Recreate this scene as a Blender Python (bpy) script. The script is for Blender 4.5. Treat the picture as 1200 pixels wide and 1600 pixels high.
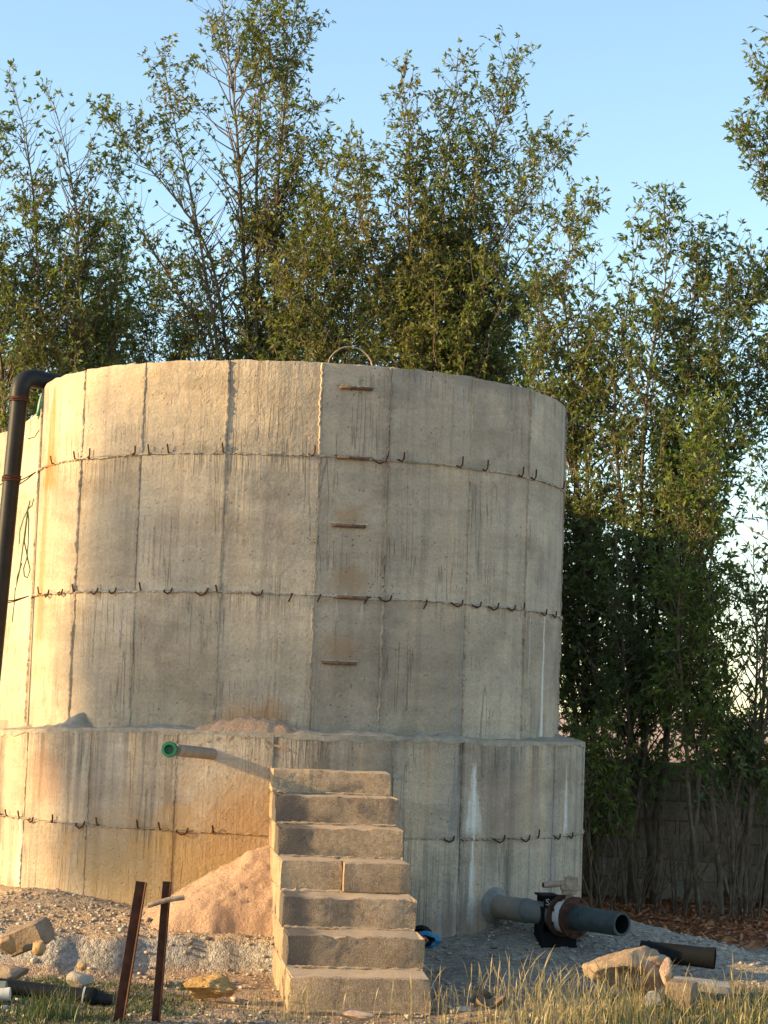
import bpy, math, random
import numpy as np
from mathutils import Vector, Matrix

random.seed(7)
rng = np.random.default_rng(7)
R = math.radians
sc = bpy.context.scene
for o in list(bpy.data.objects):
    bpy.data.objects.remove(o)

# ------------------------------------------------------------------ camera
F = 3300.0                      # focal length in photo pixels (1200 x 1600)
EYE = 1.6
PITCH = math.atan(326 / F)
ROLL = R(2.1)
cam_d = bpy.data.cameras.new('camera')
cam_d.sensor_fit = 'VERTICAL'
cam_d.sensor_height = 36.0
cam_d.lens = 36.0 * F / 1600.0
cam_d.clip_start = 0.1
cam_d.clip_end = 6000
cam = bpy.data.objects.new('camera', cam_d)
sc.collection.objects.link(cam)
fwd = Vector((0, math.cos(PITCH), math.sin(PITCH)))
r0 = Vector((1, 0, 0))
u0 = Vector((0, -math.sin(PITCH), math.cos(PITCH)))
cr = r0 * math.cos(ROLL) + u0 * math.sin(ROLL)
cu = r0 * -math.sin(ROLL) + u0 * math.cos(ROLL)
m = Matrix.Identity(4)
for i in range(3):
    m[i][0] = cr[i]; m[i][1] = cu[i]; m[i][2] = -fwd[i]
m[2][3] = EYE
cam.matrix_world = m
sc.camera = cam

# ------------------------------------------------------------------ sky, sun, exposure
SUN_AZ = -80.0      # degrees from the axis pointing back to the camera, negative = left
SUN_EL = 16.0
sdir = Vector((math.sin(R(SUN_AZ)) * math.cos(R(SUN_EL)), -math.cos(R(SUN_AZ)) * math.cos(R(SUN_EL)), math.sin(R(SUN_EL))))
world = bpy.data.worlds.new('World')
sc.world = world
world.use_nodes = True
wn = world.node_tree.nodes
wl = world.node_tree.links
bg = wn['Background']
sky = wn.new('ShaderNodeTexSky')
sky.sky_type = 'NISHITA'
sky.sun_disc = False
sky.sun_elevation = R(SUN_EL)
sky.sun_rotation = math.atan2(sdir.x, sdir.y)
sky.air_density = 1.0
sky.dust_density = 0.4
sky.ozone_density = 1.6
tint = wn.new('ShaderNodeMix'); tint.data_type = 'RGBA'; tint.blend_type = 'MULTIPLY'
tint.inputs[0].default_value = 1.0; tint.inputs[7].default_value = (1.03, 1.035, 0.985, 1)
wl.new(sky.outputs[0], tint.inputs[6])
wl.new(tint.outputs[2], bg.inputs[0])
bg.inputs[1].default_value = 0.148
sun_d = bpy.data.lights.new('sun', 'SUN')
sun_d.energy = 4.7
sun_d.angle = R(0.6)
sun_d.color = (1.0, 0.68, 0.29)
sun = bpy.data.objects.new('sun', sun_d)
sc.collection.objects.link(sun)
sun.location = sdir * 60
sun.rotation_euler = sdir.to_track_quat('Z', 'Y').to_euler()
sc.view_settings.view_transform = 'Standard'
sc.view_settings.look = 'None'
sc.view_settings.gamma = 1.0
sc.view_settings.use_curve_mapping = False
sc.view_settings.exposure = 1.17
try:
    sc.cycles.use_denoising = True
    sc.cycles.max_bounces = 6
    sc.cycles.transparent_max_bounces = 8
except Exception:
    pass

# ------------------------------------------------------------------ helpers
def pray(px, py):
    return (fwd * F + cr * (px - 600) + cu * (800 - py)).normalized()

def at(px, py, Y):
    """world point on the line of sight of a photo pixel at world depth Y"""
    d = pray(px, py)
    t = Y / d.y
    return Vector((d.x * t, Y, EYE + d.z * t))

TC = Vector((-0.655, 16.8, 0.0))         # axis of the near tank
RU, RP = 2.085, 2.30                     # upper drum, plinth
T2 = Vector((-1.72, 20.25, 0.0))        # axis of the rear tank

def on_cyl(px, py, Rr, c=TC):
    d = pray(px, py)
    ox, oy = -c.x, -c.y
    a = d.x ** 2 + d.y ** 2
    b = 2 * (ox * d.x + oy * d.y)
    k = ox * ox + oy * oy - Rr * Rr
    disc = max(b * b - 4 * a * k, 0)
    t = (-b - math.sqrt(disc)) / (2 * a)
    p = Vector((d.x * t, d.y * t, EYE + d.z * t))
    phi = math.atan2(p.x - c.x, -(p.y - c.y))
    return phi, p.z, p

def cyl(phi, z, Rr, c=TC):
    return Vector((c.x + Rr * math.sin(phi), c.y - Rr * math.cos(phi), z))

def _hash(ix, iy, iz, s):
    n = (ix * 374761393 + iy * 668265263 + iz * 2147483647 * 3 + s * 1274126177) & 0xFFFFFFFF
    n = ((n ^ (n >> 13)) * 1274126177) & 0xFFFFFFFF
    n = n ^ (n >> 16)
    return (n & 0xFFFF) / 65535.0

def vn3(x, y, z, s=0):
    x = np.asarray(x, float); y = np.asarray(y, float); z = np.asarray(z, float)
    x, y, z = np.broadcast_arrays(x, y, z)
    ix = np.floor(x).astype(np.int64); iy = np.floor(y).astype(np.int64); iz = np.floor(z).astype(np.int64)
    fx = x - ix; fy = y - iy; fz = z - iz
    fx = fx * fx * (3 - 2 * fx); fy = fy * fy * (3 - 2 * fy); fz = fz * fz * (3 - 2 * fz)
    out = 0
    for dx in (0, 1):
        for dy in (0, 1):
            for dz in (0, 1):
                w = (fx if dx else 1 - fx) * (fy if dy else 1 - fy) * (fz if dz else 1 - fz)
                out = out + w * _hash(ix + dx, iy + dy, iz + dz, s)
    return out

def fbm(x, y, z=0.0, s=0, o=4):
    a, t, n = 1.0, 0.0, 0.0
    x = np.asarray(x, float); y = np.asarray(y, float); z = np.asarray(z, float)
    for k in range(o):
        t = t + a * vn3(x * 2 ** k, y * 2 ** k, z * 2 ** k, s + k * 17); n += a; a *= 0.5
    return t / n

def sstep(a, b, x):
    t = np.clip((np.asarray(x, float) - a) / (b - a), 0, 1)
    return t * t * (3 - 2 * t)

class MB:
    """collects vertices and faces for one mesh"""
    def __init__(s): s.v = []; s.f = []
    def add(s, vs, fs):
        b = len(s.v)
        s.v += [tuple(x) for x in vs]
        s.f += [tuple(i + b for i in f) for f in fs]
    def box(s, c, size, M=None):
        hx, hy, hz = [k / 2 for k in size]
        vs = [Vector((x * hx, y * hy, z * hz)) for x in (-1, 1) for y in (-1, 1) for z in (-1, 1)]
        if M is not None: vs = [M @ v for v in vs]
        vs = [v + Vector(c) for v in vs]
        s.add(vs, [(0, 1, 3, 2), (4, 6, 7, 5), (0, 4, 5, 1), (2, 3, 7, 6), (0, 2, 6, 4), (1, 5, 7, 3)])
    def tube(s, pts, r, n=8, caps=True, inner=None):
        pts = [Vector(p) for p in pts]
        rs = r if isinstance(r, (list, tuple)) else [r] * len(pts)
        up = Vector((0, 0, 1))
        rings = []
        prev = None
        for i, p in enumerate(pts):
            if i == 0: d = pts[1] - pts[0]
            elif i == len(pts) - 1: d = pts[-1] - pts[-2]
            else: d = (pts[i + 1] - p).normalized() + (p - pts[i - 1]).normalized()
            d.normalize()
            if prev is None:
                a = d.cross(up) if abs(d.z) < 0.95 else d.cross(Vector((1, 0, 0)))
            else:
                a = prev - d * prev.dot(d)
            a.normalize(); prev = a
            b = d.cross(a)
            rings.append([p + (a * math.cos(2 * math.pi * k / n) + b * math.sin(2 * math.pi * k / n)) * rs[i] for k in range(n)])
        base = len(s.v)
        vs = [v for ring in rings for v in ring]
        fs = []
        for i in range(len(pts) - 1):
            for k in range(n):
                k2 = (k + 1) % n
                fs.append((i * n + k, i * n + k2, (i + 1) * n + k2, (i + 1) * n + k))
        if caps:
            fs.append(tuple(range(n - 1, -1, -1)))
            fs.append(tuple((len(pts) - 1) * n + k for k in range(n)))
        s.add(vs, fs)
    def mesh(s, name):
        me = bpy.data.meshes.new(name)
        me.from_pydata([tuple(v) for v in s.v], [], s.f)
        me.update()
        return me

def link(name, me, mat=None, parent=None, smooth=None, origin=None):
    """link a mesh; vertices are given in world space, moved under the parent (or to origin)"""
    o = bpy.data.objects.new(name, me)
    sc.collection.objects.link(o)
    if mat is not None:
        me.materials.clear(); me.materials.append(mat)
    off = None
    if parent is not None:
        o.parent = parent
        w = Vector(parent.location)
        p = parent.parent
        while p is not None:
            w += Vector(p.location); p = p.parent
        off = w
    elif origin is not None:
        o.location = origin; off = Vector(origin)
    if off is not None:
        me.transform(Matrix.Translation(-off))
    if smooth is not None:
        me.polygons.foreach_set('use_smooth', [True] * len(me.polygons))
        if smooth < 179:
            me.set_sharp_from_angle(angle=R(smooth))
    return o

def thing(name, label, cat, loc, group=None):
    o = bpy.data.objects.new(name, None)
    o.empty_display_size = 0.2
    sc.collection.objects.link(o)
    o.location = loc
    o['label'] = label; o['category'] = cat
    if group: o['group'] = group
    return o

def tag(o, label=None, cat=None, group=None, kind=None):
    if label: o['label'] = label
    if cat: o['category'] = cat
    if group: o['group'] = group
    if kind: o['kind'] = kind
    return o

def np_mesh(name, V, Fq, mat=None, smooth=False):
    """V (n,3) float, Fq (m,k) int"""
    V = np.asarray(V, np.float32); Fq = np.asarray(Fq, np.int32)
    me = bpy.data.meshes.new(name)
    n, k = Fq.shape
    me.vertices.add(len(V)); me.vertices.foreach_set('co', V.ravel())
    me.loops.add(n * k); me.loops.foreach_set('vertex_index', Fq.ravel())
    me.polygons.add(n)
    me.polygons.foreach_set('loop_start', np.arange(0, n * k, k, dtype=np.int32))
    me.polygons.foreach_set('loop_total', np.full(n, k, np.int32))
    if smooth: me.polygons.foreach_set('use_smooth', np.ones(n, bool))
    me.update(calc_edges=True)
    if mat is not None: me.materials.append(mat)
    return me

# ------------------------------------------------------------------ materials
class NT:
    def __init__(s, name):
        s.mat = bpy.data.materials.new(name)
        s.mat.use_nodes = True
        s.t = s.mat.node_tree
        s.b = s.t.nodes['Principled BSDF']
        s.out = s.t.nodes['Material Output']
    def n(s, typ, **kw):
        o = s.t.nodes.new(typ)
        for k, v in kw.items(): setattr(o, k, v)
        return o
    def put(s, sock, v):
        if isinstance(v, bpy.types.NodeSocket): s.t.links.new(v, sock)
        elif isinstance(v, bpy.types.Node): s.t.links.new(v.outputs[0], sock)
        else: sock.default_value = v
    def math(s, op, a, b=None, c=None, clamp=False):
        o = s.n('ShaderNodeMath', operation=op, use_clamp=clamp)
        s.put(o.inputs[0], a)
        if b is not None: s.put(o.inputs[1], b)
        if c is not None: s.put(o.inputs[2], c)
        return o.outputs[0]
    def noise(s, vec, scale, detail=4, rough=0.55, dist=0.0):
        o = s.n('ShaderNodeTexNoise')
        if vec is not None: s.put(o.inputs['Vector'], vec)
        o.inputs['Scale'].default_value = scale; o.inputs['Detail'].default_value = detail
        o.inputs['Roughness'].default_value = rough; o.inputs['Distortion'].default_value = dist
        return o.outputs['Fac']
    def vor(s, vec, scale, feature='F1', out='Distance', rand=1.0):
        o = s.n('ShaderNodeTexVoronoi', feature=feature)
        if vec is not None: s.put(o.inputs['Vector'], vec)
        o.inputs['Scale'].default_value = scale
        o.inputs['Randomness'].default_value = rand
        return o.outputs[out]
    def ramp(s, fac, stops, interp='LINEAR'):
        o = s.n('ShaderNodeValToRGB')
        o.color_ramp.interpolation = interp
        el = o.color_ramp.elements
        while len(el) < len(stops): el.new(0.5)
        for e, (p, c) in zip(el, stops):
            e.position = p
            e.color = (*c, 1) if isinstance(c, (tuple, list)) else (c, c, c, 1)
        s.put(o.inputs[0], fac)
        return o.outputs[0]
    def mix(s, fac, a, b, mode='MIX'):
        o = s.n('ShaderNodeMix', data_type='RGBA', blend_type=mode)
        s.put(o.inputs[0], fac)
        s.put(o.inputs[6], (*a, 1) if isinstance(a, tuple) and len(a) == 3 else a)
        s.put(o.inputs[7], (*b, 1) if isinstance(b, tuple) and len(b) == 3 else b)
        return o.outputs[2]
    def rng(s, v, a, b, c=0.0, d=1.0, smooth=True):
        o = s.n('ShaderNodeMapRange', interpolation_type='SMOOTHSTEP' if smooth else 'LINEAR')
        s.put(o.inputs[0], v); s.put(o.inputs[1], a); s.put(o.inputs[2], b); s.put(o.inputs[3], c); s.put(o.inputs[4], d)
        return o.outputs[0]
    def comb(s, x, y, z=0.0):
        o = s.n('ShaderNodeCombineXYZ')
        s.put(o.inputs[0], x); s.put(o.inputs[1], y); s.put(o.inputs[2], z)
        return o.outputs[0]
    def pos(s):
        return s.n('ShaderNodeNewGeometry').outputs['Position']
    def objco(s):
        return s.n('ShaderNodeTexCoord').outputs['Object']
    def rand(s):
        return s.n('ShaderNodeObjectInfo').outputs['Random']
    def bump(s, h, strength=0.5, dist=0.01, normal=None):
        o = s.n('ShaderNodeBump')
        o.inputs['Strength'].default_value = strength; o.inputs['Distance'].default_value = dist
        s.put(o.inputs['Height'], h)
        if normal is not None: s.put(o.inputs['Normal'], normal)
        s.t.links.new(o.outputs[0], s.b.inputs['Normal'])
        return o.outputs[0]
    def done(s, col=None, rough=None, metal=None, spec=None):
        if col is not None: s.put(s.b.inputs['Base Color'], (*col, 1) if isinstance(col, tuple) and len(col) == 3 else col)
        if rough is not None: s.put(s.b.inputs['Roughness'], rough)
        if metal is not None: s.put(s.b.inputs['Metallic'], metal)
        if spec is not None: s.put(s.b.inputs['Specular IOR Level'], spec)
        return s.mat

def concrete_wall(name, centre, Rr, light, dark, streak, stains=(), dust_tones=(), seed=0.0, joints=(), cols=0.0):
    N = NT(name)
    p = N.n('ShaderNodeVectorMath', operation='SUBTRACT')
    N.put(p.inputs[0], N.pos()); p.inputs[1].default_value = centre
    sp = N.n('ShaderNodeSeparateXYZ'); N.put(sp.inputs[0], p.outputs[0])
    ang = N.math('ARCTAN2', sp.outputs[0], N.math('MULTIPLY', sp.outputs[1], -1.0))
    u = N.math('MULTIPLY', ang, Rr)
    z = sp.outputs[2]
    uv = N.comb(u, z, seed)
    big = N.noise(uv, 0.9, 5, 0.6)
    col = N.ramp(big, [(0.32, dark), (0.68, light)])
    col = N.mix(1.0, col, N.ramp(N.rand(), [(0, 0.86), (1, 1.10)]), 'MULTIPLY')
    # pour bands running round the drum
    band = N.noise(N.comb(N.math('MULTIPLY', u, 0.25), N.math('MULTIPLY', z, 2.3), seed + 3), 1.0, 3, 0.5, 0.3)
    col = N.mix(N.rng(band, 0.4, 0.62, 0.0, 0.4), col, N.mix(1.0, col, (0.74, 0.72, 0.70), 'MULTIPLY'))
    wig = N.math('MULTIPLY', N.math('SUBTRACT', N.noise(N.comb(N.math('MULTIPLY', u, 0.8), N.math('MULTIPLY', z, 0.6), seed + 2), 1.0, 3, 0.5), 0.5), 0.7)
    zz = N.math('ADD', z, wig)
    lay = N.n('ShaderNodeTexNoise', noise_dimensions='1D'); N.put(lay.inputs['W'], N.math('ADD', N.math('MULTIPLY', zz, 1.5), seed)); lay.inputs['Detail'].default_value = 1
    lf = lay.outputs['Fac']
    tide = N.rng(lf, 0.50, 0.53)
    col = N.mix(N.math('MULTIPLY', tide, 0.18), col, N.mix(1.0, col, (0.70, 0.69, 0.68), 'MULTIPLY'))
    # blotches
    bl = N.noise(uv, 3.2, 6, 0.65, 0.4)
    col = N.mix(N.rng(bl, 0.45, 0.7, 0, 0.5), col, N.mix(1.0, col, (1.25, 1.22, 1.16), 'MULTIPLY'))
    bl2 = N.noise(N.comb(u, z, seed + 9), 2.1, 6, 0.7, 0.2)
    col = N.mix(N.rng(bl2, 0.50, 0.66, 0, 0.5), col, N.mix(1.0, col, (0.62, 0.62, 0.62), 'MULTIPLY'))
    pa_ = N.noise(N.comb(N.math('MULTIPLY', u, 0.8), z, seed + 41), 1.5, 7, 0.72, 0.8)
    col = N.mix(N.rng(pa_, 0.5, 0.56, 0, 0.28), col, N.mix(1.0, col, (0.72, 0.71, 0.72), 'MULTIPLY'))
    col = N.mix(N.rng(pa_, 0.44, 0.38, 0, 0.35), col, N.mix(1.0, col, (1.2, 1.19, 1.17), 'MULTIPLY'))
    # vertical water streaks
    st1 = N.noise(N.comb(N.math('MULTIPLY', u, 13.0), N.math('MULTIPLY', z, 0.55), seed + 5), 1.0, 4, 0.6, 0.1)
    st2 = N.noise(N.comb(N.math('MULTIPLY', u, 34.0), N.math('MULTIPLY', z, 0.9), seed + 6), 1.0, 3, 0.6)
    where = N.rng(N.noise(N.comb(N.math('MULTIPLY', u, 1.4), N.math('MULTIPLY', z, 0.8), seed + 11), 1.0, 2), 0.35, 0.62, 0.15, 1.0)
    sd = N.math('MULTIPLY', N.rng(st1, 0.5, 0.68, 0, streak), where)
    col = N.mix(sd, col, N.mix(1.0, col, (0.48, 0.47, 0.47), 'MULTIPLY'))
    sl = N.math('MULTIPLY', N.rng(st1, 0.46, 0.3, 0, streak * 0.8), where)
    col = N.mix(sl, col, N.mix(1.0, col, (1.3, 1.3, 1.3), 'MULTIPLY'))
    sd2 = N.math('MULTIPLY', N.rng(st2, 0.58, 0.7, 0, streak * 0.9), where)
    col = N.mix(sd2, col, N.mix(1.0, col, (0.5, 0.48, 0.46), 'MULTIPLY'))
    # trickles of slurry hanging below each joint
    trick = 0.0
    for zj in joints:
        dz_ = N.math('ADD', N.math('SUBTRACT', zj, z), N.math('MULTIPLY', N.math('SUBTRACT', st1, 0.5), 0.5))
        k_ = N.math('MULTIPLY', N.rng(z, zj + 0.004, zj - 0.004), N.math('MULTIPLY', where, N.rng(dz_, 0.20, 0.0)))
        trick = N.math('ADD', trick, k_)
    if joints:
        col = N.mix(N.math('MULTIPLY', trick, N.ramp(st2, [(0.4, 0.0), (0.6, 0.55)])), col, N.mix(1.0, col, (1.35, 1.33, 1.3), 'MULTIPLY'))
        col = N.mix(N.math('MULTIPLY', trick, N.ramp(st2, [(0.30, 0.4), (0.42, 0.0)])), col, N.mix(1.0, col, (0.6, 0.58, 0.55), 'MULTIPLY'))
    # thin dark runs
    ln = N.noise(N.comb(N.math('MULTIPLY', u, 22.0), N.math('MULTIPLY', z, 0.75), seed + 21), 1.0, 1, 0.4)
    lm = N.math('MULTIPLY', N.rng(N.math('ABSOLUTE', N.math('SUBTRACT', ln, 0.5)), 0.016, 0.004), N.rng(N.noise(N.comb(N.math('MULTIPLY', u, 3.0), N.math('MULTIPLY', z, 1.6), seed + 22), 1.0, 3), 0.52, 0.6))
    col = N.mix(N.math('MULTIPLY', lm, 0.38), col, (0.10, 0.085, 0.07))
    if cols:
        cn = N.noise(N.comb(N.math('MULTIPLY', u, 4.2), N.math('MULTIPLY', z, 0.22), seed + 31), 1.0, 3, 0.65, 0.2)
        col = N.mix(N.rng(cn, 0.52, 0.64, 0, cols), col, N.mix(1.0, col, (0.60, 0.63, 0.68), 'MULTIPLY'))
        col = N.mix(N.rng(cn, 0.46, 0.36, 0, cols), col, N.mix(1.0, col, (1.22, 1.12, 1.0), 'MULTIPLY'))
    # grain, pits
    gr = N.noise(uv, 46, 4, 0.7)
    col = N.mix(1.0, col, N.ramp(gr, [(0.3, 0.84), (0.7, 1.14)]), 'MULTIPLY')
    pit = N.vor(uv, 26)
    pm = N.math('MULTIPLY', N.rng(pit, 0.16, 0.06), N.rng(N.noise(uv, 5, 2), 0.5, 0.6))
    col = N.mix(N.math('MULTIPLY', pm, 0.7), col, (0.06, 0.05, 0.045))
    rough_edge = N.math('MULTIPLY', N.math('SUBTRACT', N.noise(N.comb(N.math('MULTIPLY', u, 9.0), N.math('MULTIPLY', z, 2.0), seed), 1.5, 4, 0.7), 0.5), 0.16)
    for (u1, zt, zb, w, c, amt) in stains:       # runs: narrow at the top, wider below
        du = N.math('ABSOLUTE', N.math('ADD', N.math('SUBTRACT', u, u1), N.math('MULTIPLY', rough_edge, min(1.0, w * 12))))
        ww = N.rng(z, zt, zb, w * 0.15, w, smooth=False)
        mk = N.rng(N.math('DIVIDE', du, ww), 1.15, 0.35)
        mk = N.math('MULTIPLY', mk, N.rng(z, zt + 0.03, zt - 0.05))
        mk = N.math('MULTIPLY', mk, N.rng(z, zb - 0.06, zb + 0.04))
        mk = N.math('MULTIPLY', mk, N.ramp(st2, [(0.35, 0.45), (0.6, 1.0)]))
        col = N.mix(N.math('MULTIPLY', mk, amt), col, c)
    for (u1, z1, ru, rz, c, amt) in dust_tones:
        a = N.math('DIVIDE', N.math('SUBTRACT', u, u1), ru)
        b = N.math('DIVIDE', N.math('SUBTRACT', z, z1), rz)
        d = N.math('ADD', N.math('SQRT', N.math('ADD', N.math('MULTIPLY', a, a), N.math('MULTIPLY', b, b))), N.math('MULTIPLY', N.math('SUBTRACT', bl, 0.5), 1.4))
        col = N.mix(N.rng(d, 1.0, 0.25, 0, amt), col, c)
    # relief
    h = N.math('MULTIPLY', gr, 0.35)
    h = N.math('ADD', h, N.math('MULTIPLY', N.noise(uv, 15, 5, 0.7, 0.6), 1.0))
    h = N.math('ADD', h, N.math('MULTIPLY', bl, 1.5))
    h = N.math('ADD', h, N.math('MULTIPLY', N.math('MULTIPLY', st2, where), 0.9 * streak + 0.2))
    h = N.math('SUBTRACT', h, N.math('MULTIPLY', pm, 0.8))
    h = N.math('ADD', h, N.math('MULTIPLY', N.rng(lf, 0.495, 0.515), 0.05))
    h = N.math('SUBTRACT', h, N.math('MULTIPLY', lm, 0.6))
    if joints: h = N.math('ADD', h, N.math('MULTIPLY', N.math('MULTIPLY', trick, st2), 1.7))
    N.bump(h, 0.9, 0.016)
    return N.done(col, 0.93, 0, 0.2)

def simple(name, c1, c2, scale=8, rough=0.8, metal=0.0, bump=0.3, bdist=0.006, spec=0.3, detail=5):
    N = NT(name)
    v = N.objco()
    f = N.noise(v, scale, detail, 0.65)
    col = N.ramp(f, [(0.32, c1), (0.68, c2)])
    N.bump(N.noise(v, scale * 4, 5, 0.7), bump, bdist)
    return N.done(col, rough, metal, spec)

def u_of(px, py, Rr, c=TC):
    ph, z, _ = on_cyl(px, py, Rr, c)
    return ph * Rr, z

WHITE = (0.74, 0.70, 0.63)
RUST = (0.36, 0.13, 0.03)
ORANGE = (0.45, 0.21, 0.07)
def stain(px, y1, y2, Rr, w, c, amt):
    a = u_of(px, y1, Rr); b = u_of(px - (y2 - y1) * 0.035, y2, Rr)
    return ((a[0] + b[0]) / 2, a[1], b[1], w, c, amt)
up_st = [stain(852, 950, 1157, RU, 0.035, WHITE, 1.0), stain(830, 950, 1040, RU, 0.02, WHITE, 0.4),
         stain(722, 945, 1140, RU, 0.02, (0.22, 0.24, 0.27), 0.7), stain(526, 935, 965, RU, 0.02, WHITE, 0.5), stain(566, 938, 962, RU, 0.02, WHITE, 0.4),
         stain(84, 605, 760, RU, 0.20, (0.45, 0.17, 0.035), 0.85), stain(76, 640, 1000, RU, 0.16, (0.42, 0.18, 0.05), 0.6),
         stain(536, 825, 905, RU, 0.012, (0.16, 0.12, 0.09), 0.6), stain(526, 940, 1020, RU, 0.012, (0.16, 0.12, 0.09), 0.5)]
up_dust_tones = [(u_of(392, 1120, RU)[0], 1.56, 0.36, 0.2, ORANGE, 0.55), (u_of(545, 815, RU)[0], u_of(545, 808, RU)[1], 0.16, 0.1, (0.36, 0.22, 0.11), 0.6),
         (u_of(545, 905, RU)[0], u_of(545, 905, RU)[1], 0.2, 0.14, (0.36, 0.22, 0.11), 0.55), (u_of(530, 1010, RU)[0], u_of(530, 1010, RU)[1], 0.2, 0.14, (0.34, 0.21, 0.11), 0.5), (u_of(770, 600, RU)[0], 4.10, 1.1, 0.13, (0.24, 0.205, 0.165), 0.6)]  # last entry: darker band along the rim on the right
pl_st = [stain(742, 1195, 1298, RP, 0.09, WHITE, 1.0), stain(740, 1300, 1440, RP, 0.045, WHITE, 0.9), stain(716, 1300, 1470, RP, 0.03, WHITE, 0.35),
         stain(696, 1300, 1480, RP, 0.03, (0.14, 0.15, 0.16), 0.6), stain(712, 1180, 1298, RP, 0.05, (0.15, 0.16, 0.18), 0.55),
         stain(887, 1190, 1300, RP, 0.06, WHITE, 0.8), stain(868, 1170, 1400, RP, 0.12, (0.18, 0.19, 0.20), 0.4), stain(31, 1275, 1380, RP, 0.09, (0.66, 0.60, 0.48), 0.8),
         stain(690, 1390, 1490, RP, 0.02, (0.55, 0.52, 0.5), 0.5), stain(820, 1320, 1400, RP, 0.03, (0.5, 0.47, 0.42), 0.3)]
pl_du = [(u_of(370, 1310, RP)[0], 0.70, 0.8, 0.65, (0.46, 0.25, 0.09), 0.7), (u_of(240, 1380, RP)[0], 0.45, 1.1, 0.65, (0.47, 0.29, 0.11), 0.65), (u_of(60, 1200, RP)[0], 1.1, 0.4, 0.35, (0.40, 0.22, 0.13), 0.45),
         (u_of(800, 1260, RP)[0], 1.0, 0.5, 0.4, (0.33, 0.23, 0.15), 0.45), (u_of(735, 1440, RP)[0], 0.22, 0.4, 0.2, (0.30, 0.20, 0.15), 0.4)]
M = {}
M['tank'] = concrete_wall('tank_concrete', TC, RU, (0.53, 0.435, 0.318), (0.41, 0.342, 0.258), 0.34, up_st, up_dust_tones, 0.0, (3.435, 2.455), 0.3)
M['plinth'] = concrete_wall('plinth_concrete', TC, RP, (0.53, 0.43, 0.315), (0.40, 0.335, 0.26), 0.7, pl_st, pl_du, 4.0, (1.485, 0.80), 0.75)
M['rear'] = concrete_wall('rear_concrete', T2, RU, (0.52, 0.45, 0.34), (0.45, 0.385, 0.295), 0.6, (), (), 8.0, (3.435, 2.455))
M['mortar'] = simple('mortar', (0.30, 0.255, 0.195), (0.48, 0.41, 0.32), 14, 0.95, 0, 0.9, 0.02, 0.1)
M['ledge'] = simple('ledge_rubble', (0.20, 0.165, 0.125), (0.40, 0.335, 0.255), 22, 0.95, 0, 1.0, 0.03, 0.1)
M['rust'] = simple('rusty_steel', (0.045, 0.021, 0.014), (0.11, 0.047, 0.027), 18, 0.85, 0.2, 0.5, 0.004)
M['rung'] = simple('crusted_rung', (0.09, 0.048, 0.03), (0.24, 0.165, 0.115), 22, 0.9, 0.1, 0.7, 0.006)
M['rebar'] = simple('old_rebar', (0.035, 0.018, 0.012), (0.11, 0.048, 0.025), 30, 0.8, 0.3, 0.4, 0.003)
M['pale_steel'] = simple('dusty_steel', (0.19, 0.135, 0.095), (0.40, 0.31, 0.23), 30, 0.7, 0.2, 0.4, 0.003)
M['black'] = simple('black_plastic', (0.010, 0.010, 0.011), (0.022, 0.021, 0.020), 5, 0.5, 0, 0.15, 0.004, 0.2)
M['black_dull'] = simple('black_dull_plastic', (0.006, 0.007, 0.008), (0.013, 0.015, 0.016), 9, 0.8, 0, 0.2, 0.004, 0.1)
M['green'] = simple('green_plastic', (0.004, 0.10, 0.048), (0.008, 0.16, 0.075), 12, 0.45, 0, 0.1, 0.003, 0.5)
M['greypipe'] = simple('dusty_grey_pipe', (0.20, 0.17, 0.13), (0.30, 0.25, 0.19), 12, 0.8, 0, 0.3, 0.004)
M['tealpipe'] = simple('grey_green_pipe', (0.12, 0.135, 0.125), (0.215, 0.22, 0.195), 9, 0.7, 0, 0.25, 0.004)
M['darkteal'] = simple('dark_green_pipe', (0.022, 0.036, 0.038), (0.05, 0.068, 0.066), 9, 0.6, 0, 0.2, 0.004)
M['white'] = simple('aged_white_plastic', (0.42, 0.41, 0.38), (0.58, 0.57, 0.54), 14, 0.6, 0, 0.2, 0.003)
M['blue'] = simple('blue_plastic', (0.008, 0.09, 0.19), (0.02, 0.19, 0.34), 16, 0.55, 0, 0.5, 0.01, 0.4)
M['red'] = simple('faded_red_cloth', (0.16, 0.045, 0.045), (0.30, 0.13, 0.12), 16, 0.9, 0, 0.3, 0.01)
M['cable'] = simple('green_cable', (0.02, 0.06, 0.03), (0.05, 0.11, 0.05), 20, 0.6)
M['stone_tan'] = simple('tan_stone', (0.25, 0.175, 0.12), (0.39, 0.295, 0.21), 9, 0.95, 0, 0.9, 0.02, 0.1)
M['stone_brown'] = simple('brown_stone', (0.19, 0.14, 0.10), (0.30, 0.23, 0.165), 9, 0.95, 0, 0.8, 0.02, 0.1)
M['stone_pink'] = simple('pink_stone', (0.42, 0.27, 0.19), (0.55, 0.40, 0.30), 14, 0.95, 0, 0.9, 0.02, 0.1)
M['stone_grey'] = simple('grey_stone', (0.27, 0.24, 0.20), (0.42, 0.38, 0.33), 10, 0.95, 0, 0.9, 0.02, 0.1)
M['stone_orange'] = simple('orange_stone', (0.37, 0.215, 0.105), (0.52, 0.34, 0.185), 12, 0.95, 0, 0.9, 0.02, 0.1)
M['bark'] = simple('bark', (0.09, 0.065, 0.045), (0.22, 0.17, 0.12), 14, 0.95, 0, 0.6, 0.01, 0.1)
M['drywood'] = simple('dry_stems', (0.07, 0.045, 0.03), (0.19, 0.13, 0.085), 14, 0.95, 0, 0.4, 0.006, 0.1)

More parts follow.
